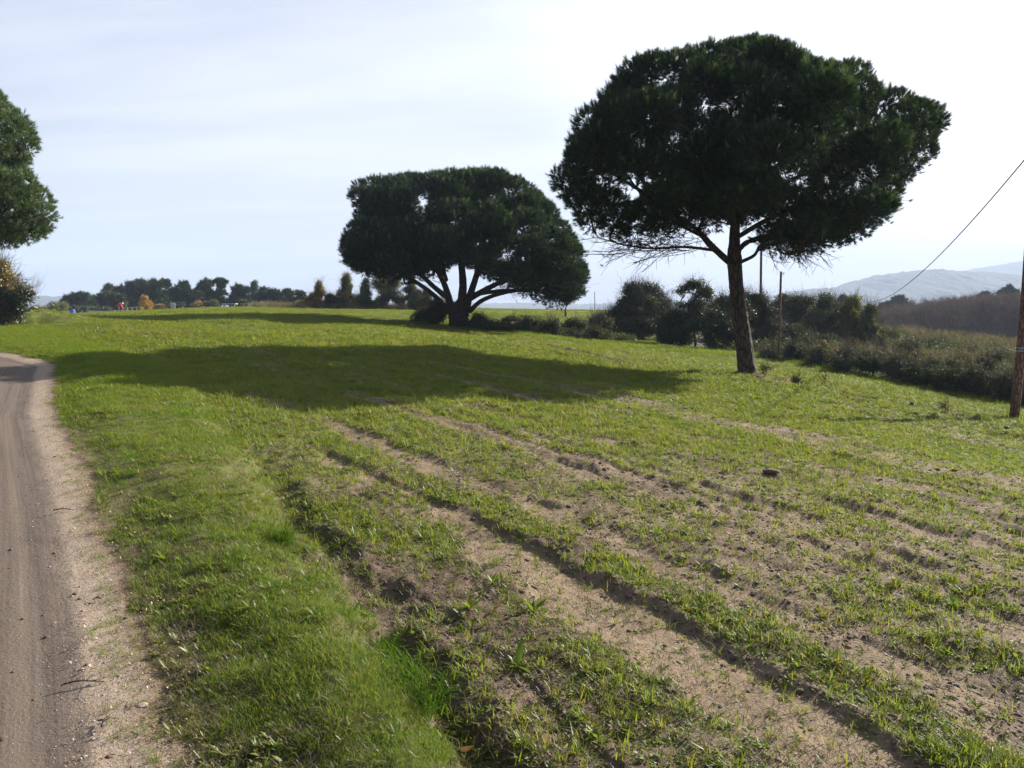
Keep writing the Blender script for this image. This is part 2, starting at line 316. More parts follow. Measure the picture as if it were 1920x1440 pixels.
M = {}
M['ground'] = ground_mat()
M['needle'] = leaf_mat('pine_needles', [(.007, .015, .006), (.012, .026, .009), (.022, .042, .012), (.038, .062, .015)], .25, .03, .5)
M['needle_light'] = leaf_mat('pine_needles_painted_sunlit', [(.028, .050, .014), (.055, .090, .020), (.085, .120, .028)], .35, .05, .5)  # lighter copy of the needles, the sunlit look put into its colour
M['bark'] = bark_mat('pine_bark', (.012, .008, .007), (.080, .045, .032), 11.)
M['twig'] = bark_mat('twig_bark', (.025, .016, .012), (.09, .058, .042), 20.)
M['grass'] = leaf_mat('verge_grass', [(.036, .080, .007), (.092, .172, .010), (.132, .215, .014), (.170, .212, .018), (.19, .18, .05)], .55, .016, .5, 1.2)
M['lush'] = leaf_mat('lush_grass', [(.035, .075, .003), (.055, .110, .004), (.080, .150, .006)], .45, .008, .5)
M['weed'] = leaf_mat('field_weeds', [(.066, .105, .010), (.105, .152, .013), (.140, .188, .018), (.175, .165, .03)], .52, .022, .45, 1.0)
M['fieldgrass'] = leaf_mat('field_grass', [(.092, .132, .010), (.128, .168, .016), (.165, .198, .024), (.20, .18, .04)], .55, .024, .45, .6)
M['dry'] = leaf_mat('dry_grass', [(.055, .038, .022), (.10, .07, .038), (.17, .13, .075)], .3, .04, .5)
M['litter'] = leaf_mat('fallen_leaf', [(.10, .045, .022), (.17, .08, .04), (.28, .17, .09)], .2, .06, .5)
M['evergreen'] = leaf_mat('evergreen_leaves', [(.012, .022, .009), (.024, .040, .013), (.045, .062, .020)], .25, .05, .45)
M['shrub'] = leaf_mat('mixed_shrub_leaves', [(.024, .036, .014), (.045, .062, .020), (.085, .095, .028)], .35, .03, .55)
M['olive'] = leaf_mat('yellow_green_leaves', [(.06, .072, .014), (.11, .115, .020), (.17, .16, .03)], .4, .06, .4)
M['autumn'] = leaf_mat('autumn_leaves', [(.085, .085, .018), (.18, .14, .022), (.28, .18, .03)], .4, .05, .4)
M['gold'] = leaf_mat('golden_leaves', [(.20, .10, .006), (.33, .18, .010), (.44, .27, .02)], .45, .05, .4)
M['rust'] = leaf_mat('rusty_leaves', [(.13, .06, .02), (.24, .115, .035), (.20, .14, .05)], .4, .05, .4)
M['bramble'] = leaf_mat('bramble_leaves', [(.022, .030, .016), (.045, .055, .030), (.085, .085, .060), (.12, .115, .09)], .25, .025, .55)
M['brownwood'] = leaf_mat('bare_twigs_brown', [(.060, .040, .034), (.105, .070, .058), (.14, .095, .078)], .1, .03, .6)
M['soilclod'] = plain_mat('soil_clod', (.10, .072, .052), .95, .5, 30.)
M['stone'] = plain_mat('pebble_stone', (.26, .215, .175), .8, .35, 9.)
M['polewood'] = bark_mat('weathered_pole_wood', (.09, .040, .028), (.26, .13, .09), 16.)
M['wire'] = plain_mat('black_cable', (.02, .02, .022), .6)
M['white'] = plain_mat('white_paint', (.7, .7, .7), .6, .1)
M['grey'] = plain_mat('grey_board', (.35, .38, .42), .7, .15)
M['blue'] = plain_mat('blue_plastic', (.04, .10, .42), .4, .15)
M['red'] = plain_mat('red_cloth', (.45, .03, .035), .8, .15)
M['darkcloth'] = plain_mat('dark_trousers', (.05, .05, .07), .9, .2)
M['skin'] = plain_mat('skin', (.45, .28, .2), .6, .05)
M['plank'] = plain_mat('weathered_plank', (.32, .26, .20), .85, .25)
M['redsoil'] = plain_mat('red_earth', (.13, .068, .045), .95, .35, 3.)

# ------------------------------------------------------------------ builders
def link(name, me, m=None, parent=None, loc=None):
    o = bpy.data.objects.new(name, me); COL.objects.link(o)
    if m is not None and me is not None: me.materials.append(m)
    if parent is not None: o.parent = parent
    if loc is not None: o.location = loc
    return o
def mesh(name, V, Fc, smooth=False):
    me = bpy.data.meshes.new(name)
    V = np.asarray(V, np.float32).reshape(-1, 3)
    if isinstance(Fc, np.ndarray) and Fc.ndim == 2:
        k = Fc.shape[1]; me.vertices.add(len(V)); me.vertices.foreach_set('co', V.ravel())
        me.loops.add(Fc.size); me.loops.foreach_set('vertex_index', Fc.astype(np.int32).ravel())
        me.polygons.add(len(Fc)); me.polygons.foreach_set('loop_start', np.arange(0, Fc.size, k, dtype=np.int32))
        me.polygons.foreach_set('loop_total', np.full(len(Fc), k, np.int32)); me.update(calc_edges=True)
    else:
        me.from_pydata([tuple(map(float, v)) for v in V], [], [tuple(f) for f in Fc]); me.update()
    if smooth: me.polygons.foreach_set('use_smooth', np.ones(len(me.polygons), bool))
    return me
def tag(o, label=None, cat=None, group=None, kind=None):
    for k, v in (('label', label), ('category', cat), ('group', group), ('kind', kind)):
        if v: o[k] = v
    return o
def root(name, loc, label, cat, group=None):
    return tag(link(name, None, loc=tuple(map(float, loc))), label, cat, group)

class Acc:                                    # collects faces of one mesh
    def __init__(s): s.V = []; s.F = []
    def add(s, V, Fc):
        o = len(s.V); s.V += [tuple(map(float, v)) for v in V]; s.F += [tuple(i + o for i in f) for f in Fc]
    def tube(s, P, R, k=8, jit=0., cap=True):
        P = np.asarray(P, float); n = len(P); rings = []; up = np.array([0, 0, 1.]) 
        for i in range(n):
            t = P[min(i + 1, n - 1)] - P[max(i - 1, 0)]; t = t / (np.linalg.norm(t) + 1e-9)
            a = np.cross(t, [1, 0, 0] if abs(t[0]) < .8 else [0, 1, 0]); a /= np.linalg.norm(a); b_ = np.cross(t, a)
            th = np.arange(k) * 2 * math.pi / k
            rr = R[i] * (1 + (RNG.random(k) - .5) * jit)
            rings.append(P[i] + (np.cos(th) * rr)[:, None] * a + (np.sin(th) * rr)[:, None] * b_)
        Fc = [(i * k + j, i * k + (j + 1) % k, (i + 1) * k + (j + 1) % k, (i + 1) * k + j) for i in range(n - 1) for j in range(k)]
        if cap: Fc.append(tuple(reversed(range(k)))); Fc.append(tuple((n - 1) * k + j for j in range(k)))
        s.add(np.concatenate(rings), Fc)
    def box(s, c, h, rz=0., tilt=0.):
        Mx = Matrix.Rotation(rz, 3, 'Z') @ Matrix.Rotation(tilt, 3, 'X')
        V = [Vector(c) + Mx @ Vector((sx * h[0], sy * h[1], sz * h[2])) for sz in (-1, 1) for sx, sy in ((-1, -1), (1, -1), (1, 1), (-1, 1))]
        s.add(V, [(3, 2, 1, 0), (4, 5, 6, 7), (0, 1, 5, 4), (1, 2, 6, 5), (2, 3, 7, 6), (3, 0, 4, 7)])
    def build(s, name, m, parent=None, smooth=False, loc=None): return link(name, mesh(name, s.V, s.F, smooth), m, parent, loc)

# small foliage pieces that the node groups scatter (never linked to the scene themselves)
def blades(n, L, Wd, spread, lean, rng, base_r=.02, seg=2, up=1.):
    V = []; Fc = []
    for _ in range(n):
        az = rng.uniform(0, 2 * math.pi); l = rng.uniform(*L); w = rng.uniform(*Wd) / 2; ln = rng.uniform(*lean)
        d = np.array([math.cos(az), math.sin(az), 0]); b0 = np.array([rng.normal() * base_r, rng.normal() * base_r, -.004])
        sd = np.array([-d[1], d[0], 0]); pts = []
        for i in range(seg + 1):
            t = i / seg; a = ln * (t ** 1.3)
            pts.append(b0 + d * (l * t * math.sin(a) + spread * t * l) + np.array([0, 0, up * l * t * math.cos(a)]))
        o = len(V)
        for i, p in enumerate(pts[:-1]):
            ww = w * (1 - .35 * i / seg); V += [p - sd * ww, p + sd * ww]
        V.append(pts[-1])
        for i in range(seg - 1): Fc.append((o + 2 * i, o + 2 * i + 1, o + 2 * i + 3, o + 2 * i + 2))
        Fc.append((o + 2 * seg - 2, o + 2 * seg - 1, o + 2 * seg))
    return V, Fc
def leaf_piece(p, d, n, l, w, V, Fc, fold=.15, curve=.25):
    d = d / np.linalg.norm(d); s = np.cross(d, n); s /= (np.linalg.norm(s) + 1e-9); n = np.cross(s, d); o = len(V)
    for t, ww in ((0, .12), (.38, .9), (.72, .75)):
        c = p + d * l * t + n * (-curve * l * t * t)
        V += [c - s * w * ww / 2 + n * fold * w * ww, c, c + s * w * ww / 2 + n * fold * w * ww]
    V.append(p + d * l - n * curve * l)
    for i in (0, 3): Fc += [(o + i, o + i + 1, o + i + 4, o + i + 3), (o + i + 1, o + i + 2, o + i + 5, o + i + 4)]
    Fc += [(o + 6, o + 7, o + 9), (o + 7, o + 8, o + 9)]
def rosette(n, L, Wd, elev, rng):
    V = []; Fc = []; a0 = rng.uniform(0, 6)
    for i in range(n):
        az = a0 + i * 2.4 + rng.normal() * .2; e = rng.uniform(*elev); l = rng.uniform(*L)
        d = np.array([math.cos(az) * math.cos(e), math.sin(az) * math.cos(e), math.sin(e)])
        leaf_piece(np.array([math.cos(az), math.sin(az), 0]) * .004, d, np.array([0, 0, 1.]), l, l * rng.uniform(*Wd), V, Fc, .12, rng.uniform(.1, .45))
    return V, Fc
def needle_tuft(n, L, w, rng, cone=1.15):
    V = []; Fc = []
    for _ in range(n):
        a = rng.uniform(0, 6.283); e = abs(rng.normal()) * cone * .6; e = min(e, 1.9)
        d = np.array([math.cos(a) * math.sin(e), math.sin(a) * math.sin(e), math.cos(e)]); l = rng.uniform(*L)
        s = np.cross(d, rng.normal(size=3)); s /= np.linalg.norm(s); b0 = np.array([0, 0, rng.uniform(-.5, .35)]) * L[1] * .7
        o = len(V); V += [b0 - s * w / 2, b0 + s * w / 2, b0 + d * l]; Fc.append((o, o + 1, o + 2))
    return V, Fc
def sprig(n, R, L, asp, rng, flat=.5):
    V = []; Fc = []
    for _ in range(n):
        p = rng.normal(size=3); p /= np.linalg.norm(p); p = p * R * rng.random() ** .4
        d = p / np.linalg.norm(p) + rng.normal(size=3) * .6; nn = rng.normal(size=3) * flat + np.array([0, 0, 1]); l = rng.uniform(*L); w = l * asp
        d /= np.linalg.norm(d); s = np.cross(d, nn); s /= np.linalg.norm(s); o = len(V)
        V += [p, p + d * l * .45 - s * w / 2, p + d * l, p + d * l * .45 + s * w / 2]; Fc.append((o, o + 1, o + 2, o + 3))
    return V, Fc
def twigs(n, L, w, rng, bend=.5):
    V = []; Fc = []
    for _ in range(n):
        a = rng.uniform(0, 6.283); e = abs(rng.normal()) * .6; d = np.array([math.cos(a) * math.sin(e), math.sin(a) * math.sin(e), math.cos(e)])
        l = rng.uniform(*L); s = np.cross(d, rng.normal(size=3)); s /= np.linalg.norm(s); k = rng.normal(size=3) * bend * l * .3
        o = len(V); V += [-s * w / 2, s * w / 2, d * l * .55 + s * w * .35 + k, d * l * .55 - s * w * .35 + k, d * l + k * .4]
        Fc += [(o, o + 1, o + 2, o + 3), (o + 3, o + 2, o + 4)]
        for q in range(2):
            f = rng.uniform(.3, .8); p = d * l * f + k * min(1, f / .55); dd = d + rng.normal(size=3) * .7; dd /= np.linalg.norm(dd); o = len(V)
            V += [p - s * w * .3, p + s * w * .3, p + dd * l * .4]; Fc.append((o, o + 1, o + 2))
    return V, Fc
def lump(rng, sq=.65, sub=1):
    import bmesh
    bm = bmesh.new(); bmesh.ops.create_icosphere(bm, subdivisions=sub + 1, radius=.5)
    off = rng.random(3) * 9
    for v in bm.verts:
        c = v.co; k = 1 + .55 * (math.sin(c.x * 5 + off[0]) * math.sin(c.y * 6 + off[1]) * .5 + math.sin(c.z * 7 + off[2]) * .25) + rng.normal() * .06
        v.co = Vector((c.x * k, c.y * k, c.z * k * sq))
    me = bpy.data.meshes.new('lump'); bm.to_mesh(me); bm.free(); me.polygons.foreach_set('use_smooth', np.ones(len(me.polygons), bool)); return me

PROTO = {}
def proto(key, m, gens):
    obs = []
    for k, g in enumerate(gens):
        me = g if isinstance(g, bpy.types.Mesh) else mesh(key, g[0], g[1])
        me.materials.append(m); obs.append(bpy.data.objects.new(key, me))
    ng = bpy.data.node_groups.new('scatter_' + key, 'GeometryNodeTree')
    ng.interface.new_socket('Geometry', in_out='INPUT', socket_type='NodeSocketGeometry'); ng.interface.new_socket('Geometry', in_out='OUTPUT', socket_type='NodeSocketGeometry')
    N = ng.nodes.new; gi = N('NodeGroupInput'); go = N('NodeGroupOutput'); jo = N('GeometryNodeJoinGeometry')
    for ob in obs:
        oi = N('GeometryNodeObjectInfo'); oi.inputs['Object'].default_value = ob; g2 = N('GeometryNodeGeometryToInstance')
        ng.links.new(oi.outputs['Geometry'], g2.inputs[0]); ng.links.new(g2.outputs[0], jo.inputs[0])
    ip = N('GeometryNodeInstanceOnPoints'); ip.inputs['Pick Instance'].default_value = True
    def attr(nm, t):
        a = N('GeometryNodeInputNamedAttribute'); a.data_type = t; a.inputs['Name'].default_value = nm; return a.outputs['Attribute']
    e2r = N('FunctionNodeEulerToRotation'); ng.links.new(attr('rot', 'FLOAT_VECTOR'), e2r.inputs[0])
    ng.links.new(gi.outputs[0], ip.inputs['Points']); ng.links.new(jo.outputs[0], ip.inputs['Instance'])
    ng.links.new(attr('pick', 'INT'), ip.inputs['Instance Index']); ng.links.new(e2r.outputs[0], ip.inputs['Rotation'])
    ng.links.new(attr('size', 'FLOAT_VECTOR'), ip.inputs['Scale']); ng.links.new(ip.outputs[0], go.inputs[0])
    PROTO[key] = (ng, len(obs), m)
def euler_from_dir(D, rng):
    """rotation that turns +Z to D with random spin, as euler xyz arrays"""
    D = D / (np.linalg.norm(D, axis=1, keepdims=True) + 1e-9)
    th = np.arccos(np.clip(D[:, 2], -1, 1)); ph = np.arctan2(D[:, 1], D[:, 0])
    # R = Rz(ph) Ry(th) Rz(spin)
    sp = rng.uniform(0, 6.283, len(D)); c1, s1, c2, s2, c3, s3 = np.cos(ph), np.sin(ph), np.cos(th), np.sin(th), np.cos(sp), np.sin(sp)
    r20 = -s2 * c3; r21 = s2 * s3; r22 = c2; r10 = s1 * c2 * c3 + c1 * s3; r00 = c1 * c2 * c3 - s1 * s3
    return np.stack([np.arctan2(r21, r22), np.arcsin(np.clip(-r20, -1, 1)), np.arctan2(r10, r00)], 1)
def scatter(name, key, P, rot=None, size=1., parent=None, rng=RNG):
    ng, nv, m = PROTO[key]; P = np.asarray(P, np.float32).reshape(-1, 3); n = len(P)
    me = bpy.data.meshes.new(name); me.vertices.add(n); me.vertices.foreach_set('co', P.ravel())
    if rot is None: rot = np.stack([rng.normal(size=n) * .12, rng.normal(size=n) * .12, rng.uniform(0, 6.283, n)], 1)
    size = np.asarray(size, np.float32)
    if size.ndim == 0: size = np.full(n, float(size), np.float32)
    if size.ndim == 1: size = np.repeat(size[:, None], 3, 1)
    a = me.attributes.new('rot', 'FLOAT_VECTOR', 'POINT'); a.data.foreach_set('vector', np.ascontiguousarray(rot, np.float32).ravel())
    a = me.attributes.new('size', 'FLOAT_VECTOR', 'POINT'); a.data.foreach_set('vector', np.ascontiguousarray(size, np.float32).ravel())
    a = me.attributes.new('pick', 'INT', 'POINT'); a.data.foreach_set('value', rng.integers(0, nv, n).astype(np.int32))
    me.update(); o = link(name, me, m, parent)
    if parent is not None: o['kind'] = 'stuff'
    md = o.modifiers.new('scatter', 'NODES'); md.node_group = ng
    return o

_r = np.random.default_rng(11)
proto('tuft', M['needle'], [needle_tuft(34, (.10, .17), .011, _r) for _ in range(5)])
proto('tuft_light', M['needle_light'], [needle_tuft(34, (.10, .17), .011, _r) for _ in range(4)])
proto('pine_far', M['needle'], [needle_tuft(30, (.14, .24), .035, _r, 1.4) for _ in range(4)])
for k in ('evergreen', 'shrub', 'olive', 'autumn', 'gold', 'rust', 'bramble'):
    proto(k, M[k], [sprig(16, .13, (.045, .085), .55, _r) for _ in range(4)])
proto('wood_twigs', M['brownwood'], [twigs(9, (.6, 1.3), .035, _r) for _ in range(4)])
proto('bush_twigs', M['twig'], [twigs(7, (.3, .7), .008, _r) for _ in range(4)])
proto('grass', M['grass'], [blades(15, (.03, .085), (.0020, .0042), .3, (.1, 1.9), _r, .024) for _ in range(6)])
proto('lush', M['lush'], [blades(34, (.08, .17), (.0028, .0050), .10, (.1, 1.0), _r, .022, 3) for _ in range(3)])
proto('fieldgrass', M['fieldgrass'], [blades(9, (.025, .075), (.0022, .0042), .2, (.1, 1.0), _r, .012) for _ in range(5)])
proto('weed', M['weed'], [rosette(int(_r.integers(6, 11)), (.022, .052), (.22, .36), (.25, 1.1), _r) for _ in range(6)])
proto('seedling', M['weed'], [rosette(int(_r.integers(4, 7)), (.010, .022), (.35, .6), (.3, 1.0), _r) for _ in range(4)])
proto('patch', M['fieldgrass'], [blades(26, (.03, .075), (.004, .008), .3, (.1, 1.1), _r, .07) for _ in range(5)])
proto('dry', M['dry'], [blades(14, (.22, .6), (.006, .012), .1, (.05, .7), _r, .06) for _ in range(4)])
proto('straw', M['dry'], [blades(5, (.02, .06), (.0015, .003), .5, (.6, 1.6), _r, .02) for _ in range(4)])
proto('litter', M['litter'], [sprig(3, .02, (.012, .03), .5, _r, .3) for _ in range(4)])
proto('clod', M['soilclod'], [lump(_r, .6, 0) for _ in range(5)])
proto('pebble', M['stone'], [lump(_r, .6, 0) for _ in range(4)])

# ------------------------------------------------------------------ the setting: ground sheet, hills, haze
def build_ground():
    a_in = np.radians(np.arange(-43, 43.01, .14)); a_out = np.radians(np.concatenate([np.arange(-180, -43, 3.), np.arange(45, 180, 3.)]))
    ang = np.sort(np.concatenate([a_in, a_out])); rad = [.35]
    while rad[-1] < 4000:
        r = rad[-1]; rad.append(r * (1.06 if r < 1.4 else 1.0075 if r < 14 else 1.014 if r < 90 else 1.07))
    rad = np.array(rad); A, R = np.meshgrid(ang, rad); X = R * np.sin(A); Y = R * np.cos(A)
    m = field_masks(X, Y); Z = base_h(X, Y) + detail_h(X, Y, m)
    nr, na = X.shape; V = np.stack([X, Y, Z], -1).reshape(-1, 3); V = np.concatenate([V, [[0, 0, gz(0, 0)]]])
    i = np.arange(nr - 1)[:, None] * na; j = np.arange(na)[None]; j2 = (j + 1) % na
    Fq = np.stack([i + j, i + na + j, i + na + j2, i + j2], -1).reshape(-1, 4)[:, ::-1]
    c = len(V) - 1; jj = np.arange(na); me = bpy.data.meshes.new('ground')
    Ft = np.stack([jj, (jj + 1) % na, np.full(na, c)], 1)[:, ::-1]
    me.vertices.add(len(V)); me.vertices.foreach_set('co', V.astype(np.float32).ravel())
    loops = np.concatenate([Fq.ravel(), Ft.ravel()]).astype(np.int32); me.loops.add(len(loops)); me.loops.foreach_set('vertex_index', loops)
    me.polygons.add(len(Fq) + len(Ft)); me.polygons.foreach_set('loop_start', np.concatenate([np.arange(len(Fq)) * 4, len(Fq) * 4 + np.arange(len(Ft)) * 3]).astype(np.int32))
    me.polygons.foreach_set('loop_total', np.concatenate([np.full(len(Fq), 4), np.full(len(Ft), 3)]).astype(np.int32)); me.update(calc_edges=True)
    me.polygons.foreach_set('use_smooth', np.ones(len(me.polygons), bool))
    ff = wild_mask(X, Y)
    for nm, arr in (('wild', ff), ('sand', m['sand']), ('pale', m['pale']), ('raw', m['raw']), ('road', m['road']), ('green', np.maximum(m['cover'], m['verge'])), ('dr', m['dr']), ('track', m['track']), ('rr', m['r'])):
        a = me.attributes.new(nm, 'FLOAT', 'POINT'); a.data.foreach_set('value', np.append(arr.ravel(), 0).astype(np.float32))
    tag(link('field_ground', me, M['ground']), kind='structure')
build_ground()

def hill_mat():
    m = mat('wooded_hill'); b = NB(m); g = b.n('ShaderNodeNewGeometry'); n = b.noise(.012, 6, .65, g.outputs['Position']); n2 = b.noise(.08, 4, .6, g.outputs['Position'])
    c = b.ramp(b.math('ADD', b.math('MULTIPLY', n, .6), b.math('MULTIPLY', n2, .4)), [(.38, (.012, .018, .012)), (.52, (.028, .036, .022)), (.66, (.085, .085, .065))])
    b.out(b.n('ShaderNodeBsdfPrincipled', {'Base Color': c, 'Roughness': 1., 'Normal': b.n('ShaderNodeBump', {'Height': n2, 'Strength': 1., 'Distance': 12.}).outputs[0]}).outputs[0]); return m
M['hill'] = hill_mat()
def hill(name, sky_line, d, depth, seed):
    """terrain ridge whose crest is seen along SKY_LINE (photo px) d metres away; it has a front and a back slope"""
    xs = np.linspace(sky_line[0][0], sky_line[-1][0], 240); ys = np.interp(xs, [p[0] for p in sky_line], [p[1] for p in sky_line])
    V = []; nt_ = 26
    for j in range(nt_):
        t = j / (nt_ - 1); prof = math.sin(math.pi * min(t / .5, 1) / 2) if t < .5 else math.cos(math.pi * (t - .5))**.8 if t < 1 else 0
        for px, py in zip(xs, ys):
            p = at(px, py, d); y = d + (t - .5) * depth
            top = p[2]; base = -42
            nz = float(fbm(np.array([p[0] / 160 + seed]), np.array([y / 160.]), 5)[0] - .5)
            wig = float(fbm(np.array([p[0] / 9 + seed]), np.array([y / 40.]), 3)[0] - .5)
            z = base + (top - base) * prof + nz * 45 * (1 - abs(prof - .5) * 1.2) * (prof < .97) + wig * 13
            V.append((p[0], y, z))
    n = len(xs); Fc = np.array([(j * n + i, j * n + i + 1, (j + 1) * n + i + 1, (j + 1) * n + i) for j in range(nt_ - 1) for i in range(n - 1)])
    tag(link(name, mesh(name, V, Fc, True), M['hill']), kind='structure')
hill('near_hill', [(1360, 582), (1440, 558), (1480, 549), (1530, 542), (1600, 538), (1640, 523), (1690, 512), (1735, 506), (1760, 509), (1830, 511), (1900, 520), (2050, 540), (2400, 560)], 2100, 1100, 1.3)
hill('far_mountain', [(1500, 570), (1700, 530), (1800, 510), (1850, 501), (1920, 490), (2000, 478), (2150, 462), (2500, 520)], 3500, 1400, 5.1)
hill('far_hill', [(-500, 572), (-100, 560), (40, 559), (80, 557), (110, 558), (150, 568), (300, 574), (600, 577)], 1700, 900, 8.7)
hill('far_hill', [(700, 576), (900, 570), (1000, 568), (1080, 571), (1180, 569), (1300, 563), (1450, 560), (1600, 565)], 2700, 900, 3.7)

def build_haze():
    m = mat('thin_air'); b = NB(m)
    v = b.n('ShaderNodeVolumePrincipled', {'Color': (.60, .74, 1.0, 1), 'Density': HAZE_DENSITY, 'Anisotropy': 0.})
    b.n('ShaderNodeOutputMaterial', {'Volume': v.outputs[0]})
    a = Acc(); x0, x1, y0, y1, z0, z1 = -4400, 4400, -4400, 4400, -75, 300
    a.box(((x0 + x1) / 2, (y0 + y1) / 2, (z0 + z1) / 2), ((x1 - x0) / 2, (y1 - y0) / 2, (z1 - z0) / 2))
    tag(a.build('haze', m), kind='stuff')
if HAZE_DENSITY > 0: build_haze()

# ------------------------------------------------------------------ trees
def smooth_path(P, k=5):
    P = np.asarray(P, float); out = []
    Q = np.concatenate([[2 * P[0] - P[1]], P, [2 * P[-1] - P[-2]]])
    for i in range(1, len(Q) - 2):
        for t in np.arange(k) / k:
            a, b_, c, d = Q[i - 1:i + 3]
            out.append(.5 * ((2 * b_) + (c - a) * t + (2 * a - 5 * b_ + 4 * c - d) * t * t + (3 * b_ - a - 3 * c + d) * t ** 3))
    out.append(Q[-2]); return np.array(out)
def grow(traced, targets, rng, twig_r=.012, power=.44, sag=0., wiggle=.06, origin=None, lam=.35):
    """traced: list of (points, radii). Joins every target to the nearest suitable point of the skeleton. returns list of segments, traced"""
    pos = []; par = []; plen = []; rad0 = []
    for P, R in traced:
        base = -1
        if pos:
            q = np.array(pos); dd = np.linalg.norm(q - P[0], axis=1); base = int(dd.argmin())
        for k, (p, r) in enumerate(zip(P, R)):
            pos.append(np.array(p)); rad0.append(r)
            if k == 0: par.append(base); plen.append(0 if base < 0 else plen[base])
            else: par.append(len(pos) - 2); plen.append(plen[-1] + float(np.linalg.norm(pos[-1] - pos[-2])))
    ntr = len(pos); org = pos[0] if origin is None else origin
    T = sorted(targets, key=lambda t: np.linalg.norm(t - org)); kids = [0.] * ntr; start = ntr
    lo = max(2, int(ntr * .12))
    for t in T:
        q = np.array(pos); d = np.linalg.norm(q - t, axis=1) + lam * np.array(plen)
        d[:lo] += 5 if ntr > 12 else 0
        # growth should go outwards and mostly upwards
        d += .8 * np.clip(q[:, 2] - t[2] - .2, 0, 9)
        i = int(d.argmin()); a = pos[i]; L = np.linalg.norm(t - a)
        if L < .05: continue
        pd = (a - pos[par[i]]) if par[i] >= 0 else np.array([0, 0, 1.]); pd = pd / (np.linalg.norm(pd) + 1e-9)
        c = a + pd * L * .30 + (t - a) * .25 + np.array([0, 0, -sag * L]); ns = max(2, int(L / .45) + 1)
        prev = i
        for k in range(1, ns + 1):
            u = k / ns; p = (1 - u) ** 2 * a + 2 * u * (1 - u) * c + u * u * t + (rng.normal(size=3) * wiggle * L * .25 if k < ns else 0)
            pos.append(p); par.append(prev); plen.append(plen[prev] + L / ns); rad0.append(0); kids.append(0.); prev = len(pos) - 1
        kids[prev] += 1
    for i in range(len(pos) - 1, -1, -1):
        if par[i] >= 0: kids[par[i]] += kids[i]
    R = [max(r0, twig_r * max(k, 1) ** power) if r0 == 0 else r0 for r0, k in zip(rad0, kids)]
    segs = [(pos[par[i]], pos[i], min(R[par[i]], R[i] * 1.35), R[i]) for i in range(start, len(pos))]
    return segs
def seg_mesh(segs, acc, org, k=5):
    for a, b_, ra, rb in segs:
        if ra < .02: kk = 3
        else: kk = k
        acc.tube(np.array([a, b_]) - org, (ra, rb), kk, cap=False)

def in_poly(px, py, poly):
    c = False; n = len(poly); j = n - 1
    for i in range(n):
        xi, yi = poly[i]; xj, yj = poly[j]
        if (yi > py) != (yj > py) and px < (xj - xi) * (py - yi) / (yj - yi) + xi: c = not c
        j = i
    return c
def poly_dist(px, py, poly):
    P = np.array(poly, float); Q = np.roll(P, -1, 0); d = Q - P; t = np.clip(((px - P[:, 0]) * d[:, 0] + (py - P[:, 1]) * d[:, 1]) / (d ** 2).sum(1), 0, 1)
    return float(np.hypot(px - P[:, 0] - t * d[:, 0], py - P[:, 1] - t * d[:, 1]).min())

def crown_lobes(outline, d, r_px, n_fill, rng, depth_k=.9, edge_step=1.0):
    """lobes (centre, radius) filling a round crown whose outline from the camera is OUTLINE"""
    pl = np.array(outline, float); ys0, ys1 = pl[:, 1].min(), pl[:, 1].max(); scale = d / F_PX; lobes = []
    def span(y):
        xs = []
        for (x1, y1), (x2, y2) in zip(outline, outline[1:] + outline[:1]):
            if (y1 > y) != (y2 > y): xs.append(x1 + (y - y1) * (x2 - x1) / (y2 - y1))
        return (min(xs), max(xs)) if len(xs) > 1 else (pl[:, 0].mean() - 1, pl[:, 0].mean() + 1)
    Q = np.concatenate([pl, pl[:1]]); sl = np.hypot(*np.diff(Q, axis=0).T); tot = sl.sum(); s = 0
    cx, cy = pl[:, 0].mean(), pl[:, 1].mean()
    while s < tot:
        k = int(np.searchsorted(np.cumsum(sl), s)); k = min(k, len(sl) - 1); t = (s - (np.cumsum(sl)[k] - sl[k])) / sl[k]; p = Q[k] + (Q[k + 1] - Q[k]) * t
        r = rng.uniform(*r_px); dv_ = np.array([cx, cy]) - p; p = p + dv_ / np.linalg.norm(dv_) * (r * 1.05 + .06 / scale)
        sp = span(np.clip(p[1], ys0 + 3, ys1 - 3)); hw = (sp[1] - sp[0]) / 2 * scale
        c = at(p[0], p[1], d + rng.normal() * .14 * hw); lobes.append((c, r * scale * rng.uniform(.8, 1.1))); s += r * edge_step
    tries = 0; n0 = len(lobes)
    while len(lobes) - n0 < n_fill and tries < n_fill * 60:
        tries += 1; x = rng.uniform(pl[:, 0].min(), pl[:, 0].max()); y = rng.uniform(ys0, ys1)
        if not in_poly(x, y, outline): continue
        sp = span(y); hw = (sp[1] - sp[0]) / 2; xc = (sp[0] + sp[1]) / 2; q = 1 - min(1, abs(x - xc) / hw) ** 2
        ytop = (y - ys0) / (ys1 - ys0)
        hd = math.sqrt(max(q, 0)) * hw * scale * depth_k * min(1, .45 + ytop * 1.3); r = rng.uniform(*r_px)
        c = at(x, y, d); c[1] += rng.choice([-1, 1]) * hd * rng.uniform(.35, 1)
        X, Y = proj(c); rp = r * d / c[1]
        if not in_poly(X, Y, outline) or poly_dist(X, Y, outline) < rp * .85: continue
        lobes.append((c, r * scale))
    return lobes
def lobe_points(lobes, per_m2, rng, up=.5, shell=(.72, 1.04), under=-.35, centre=None):
    P = []; D = []
    for c, r in lobes:
        n = max(6, int(4 * math.pi * r * r * per_m2)); v = rng.normal(size=(n, 3)); v /= np.linalg.norm(v, axis=1, keepdims=True)
        v = v[(v[:, 2] > under) | (rng.random(n) < .25)]
        k = rng.uniform(shell[0], shell[1], len(v)) ; q = c + v * (r * k)[:, None] * np.array([1, 1, .8])
        dd = v + np.array([0, 0, up]) + rng.normal(size=v.shape) * .25
        P.append(q); D.append(dd)
    return np.concatenate(P), np.concatenate(D)

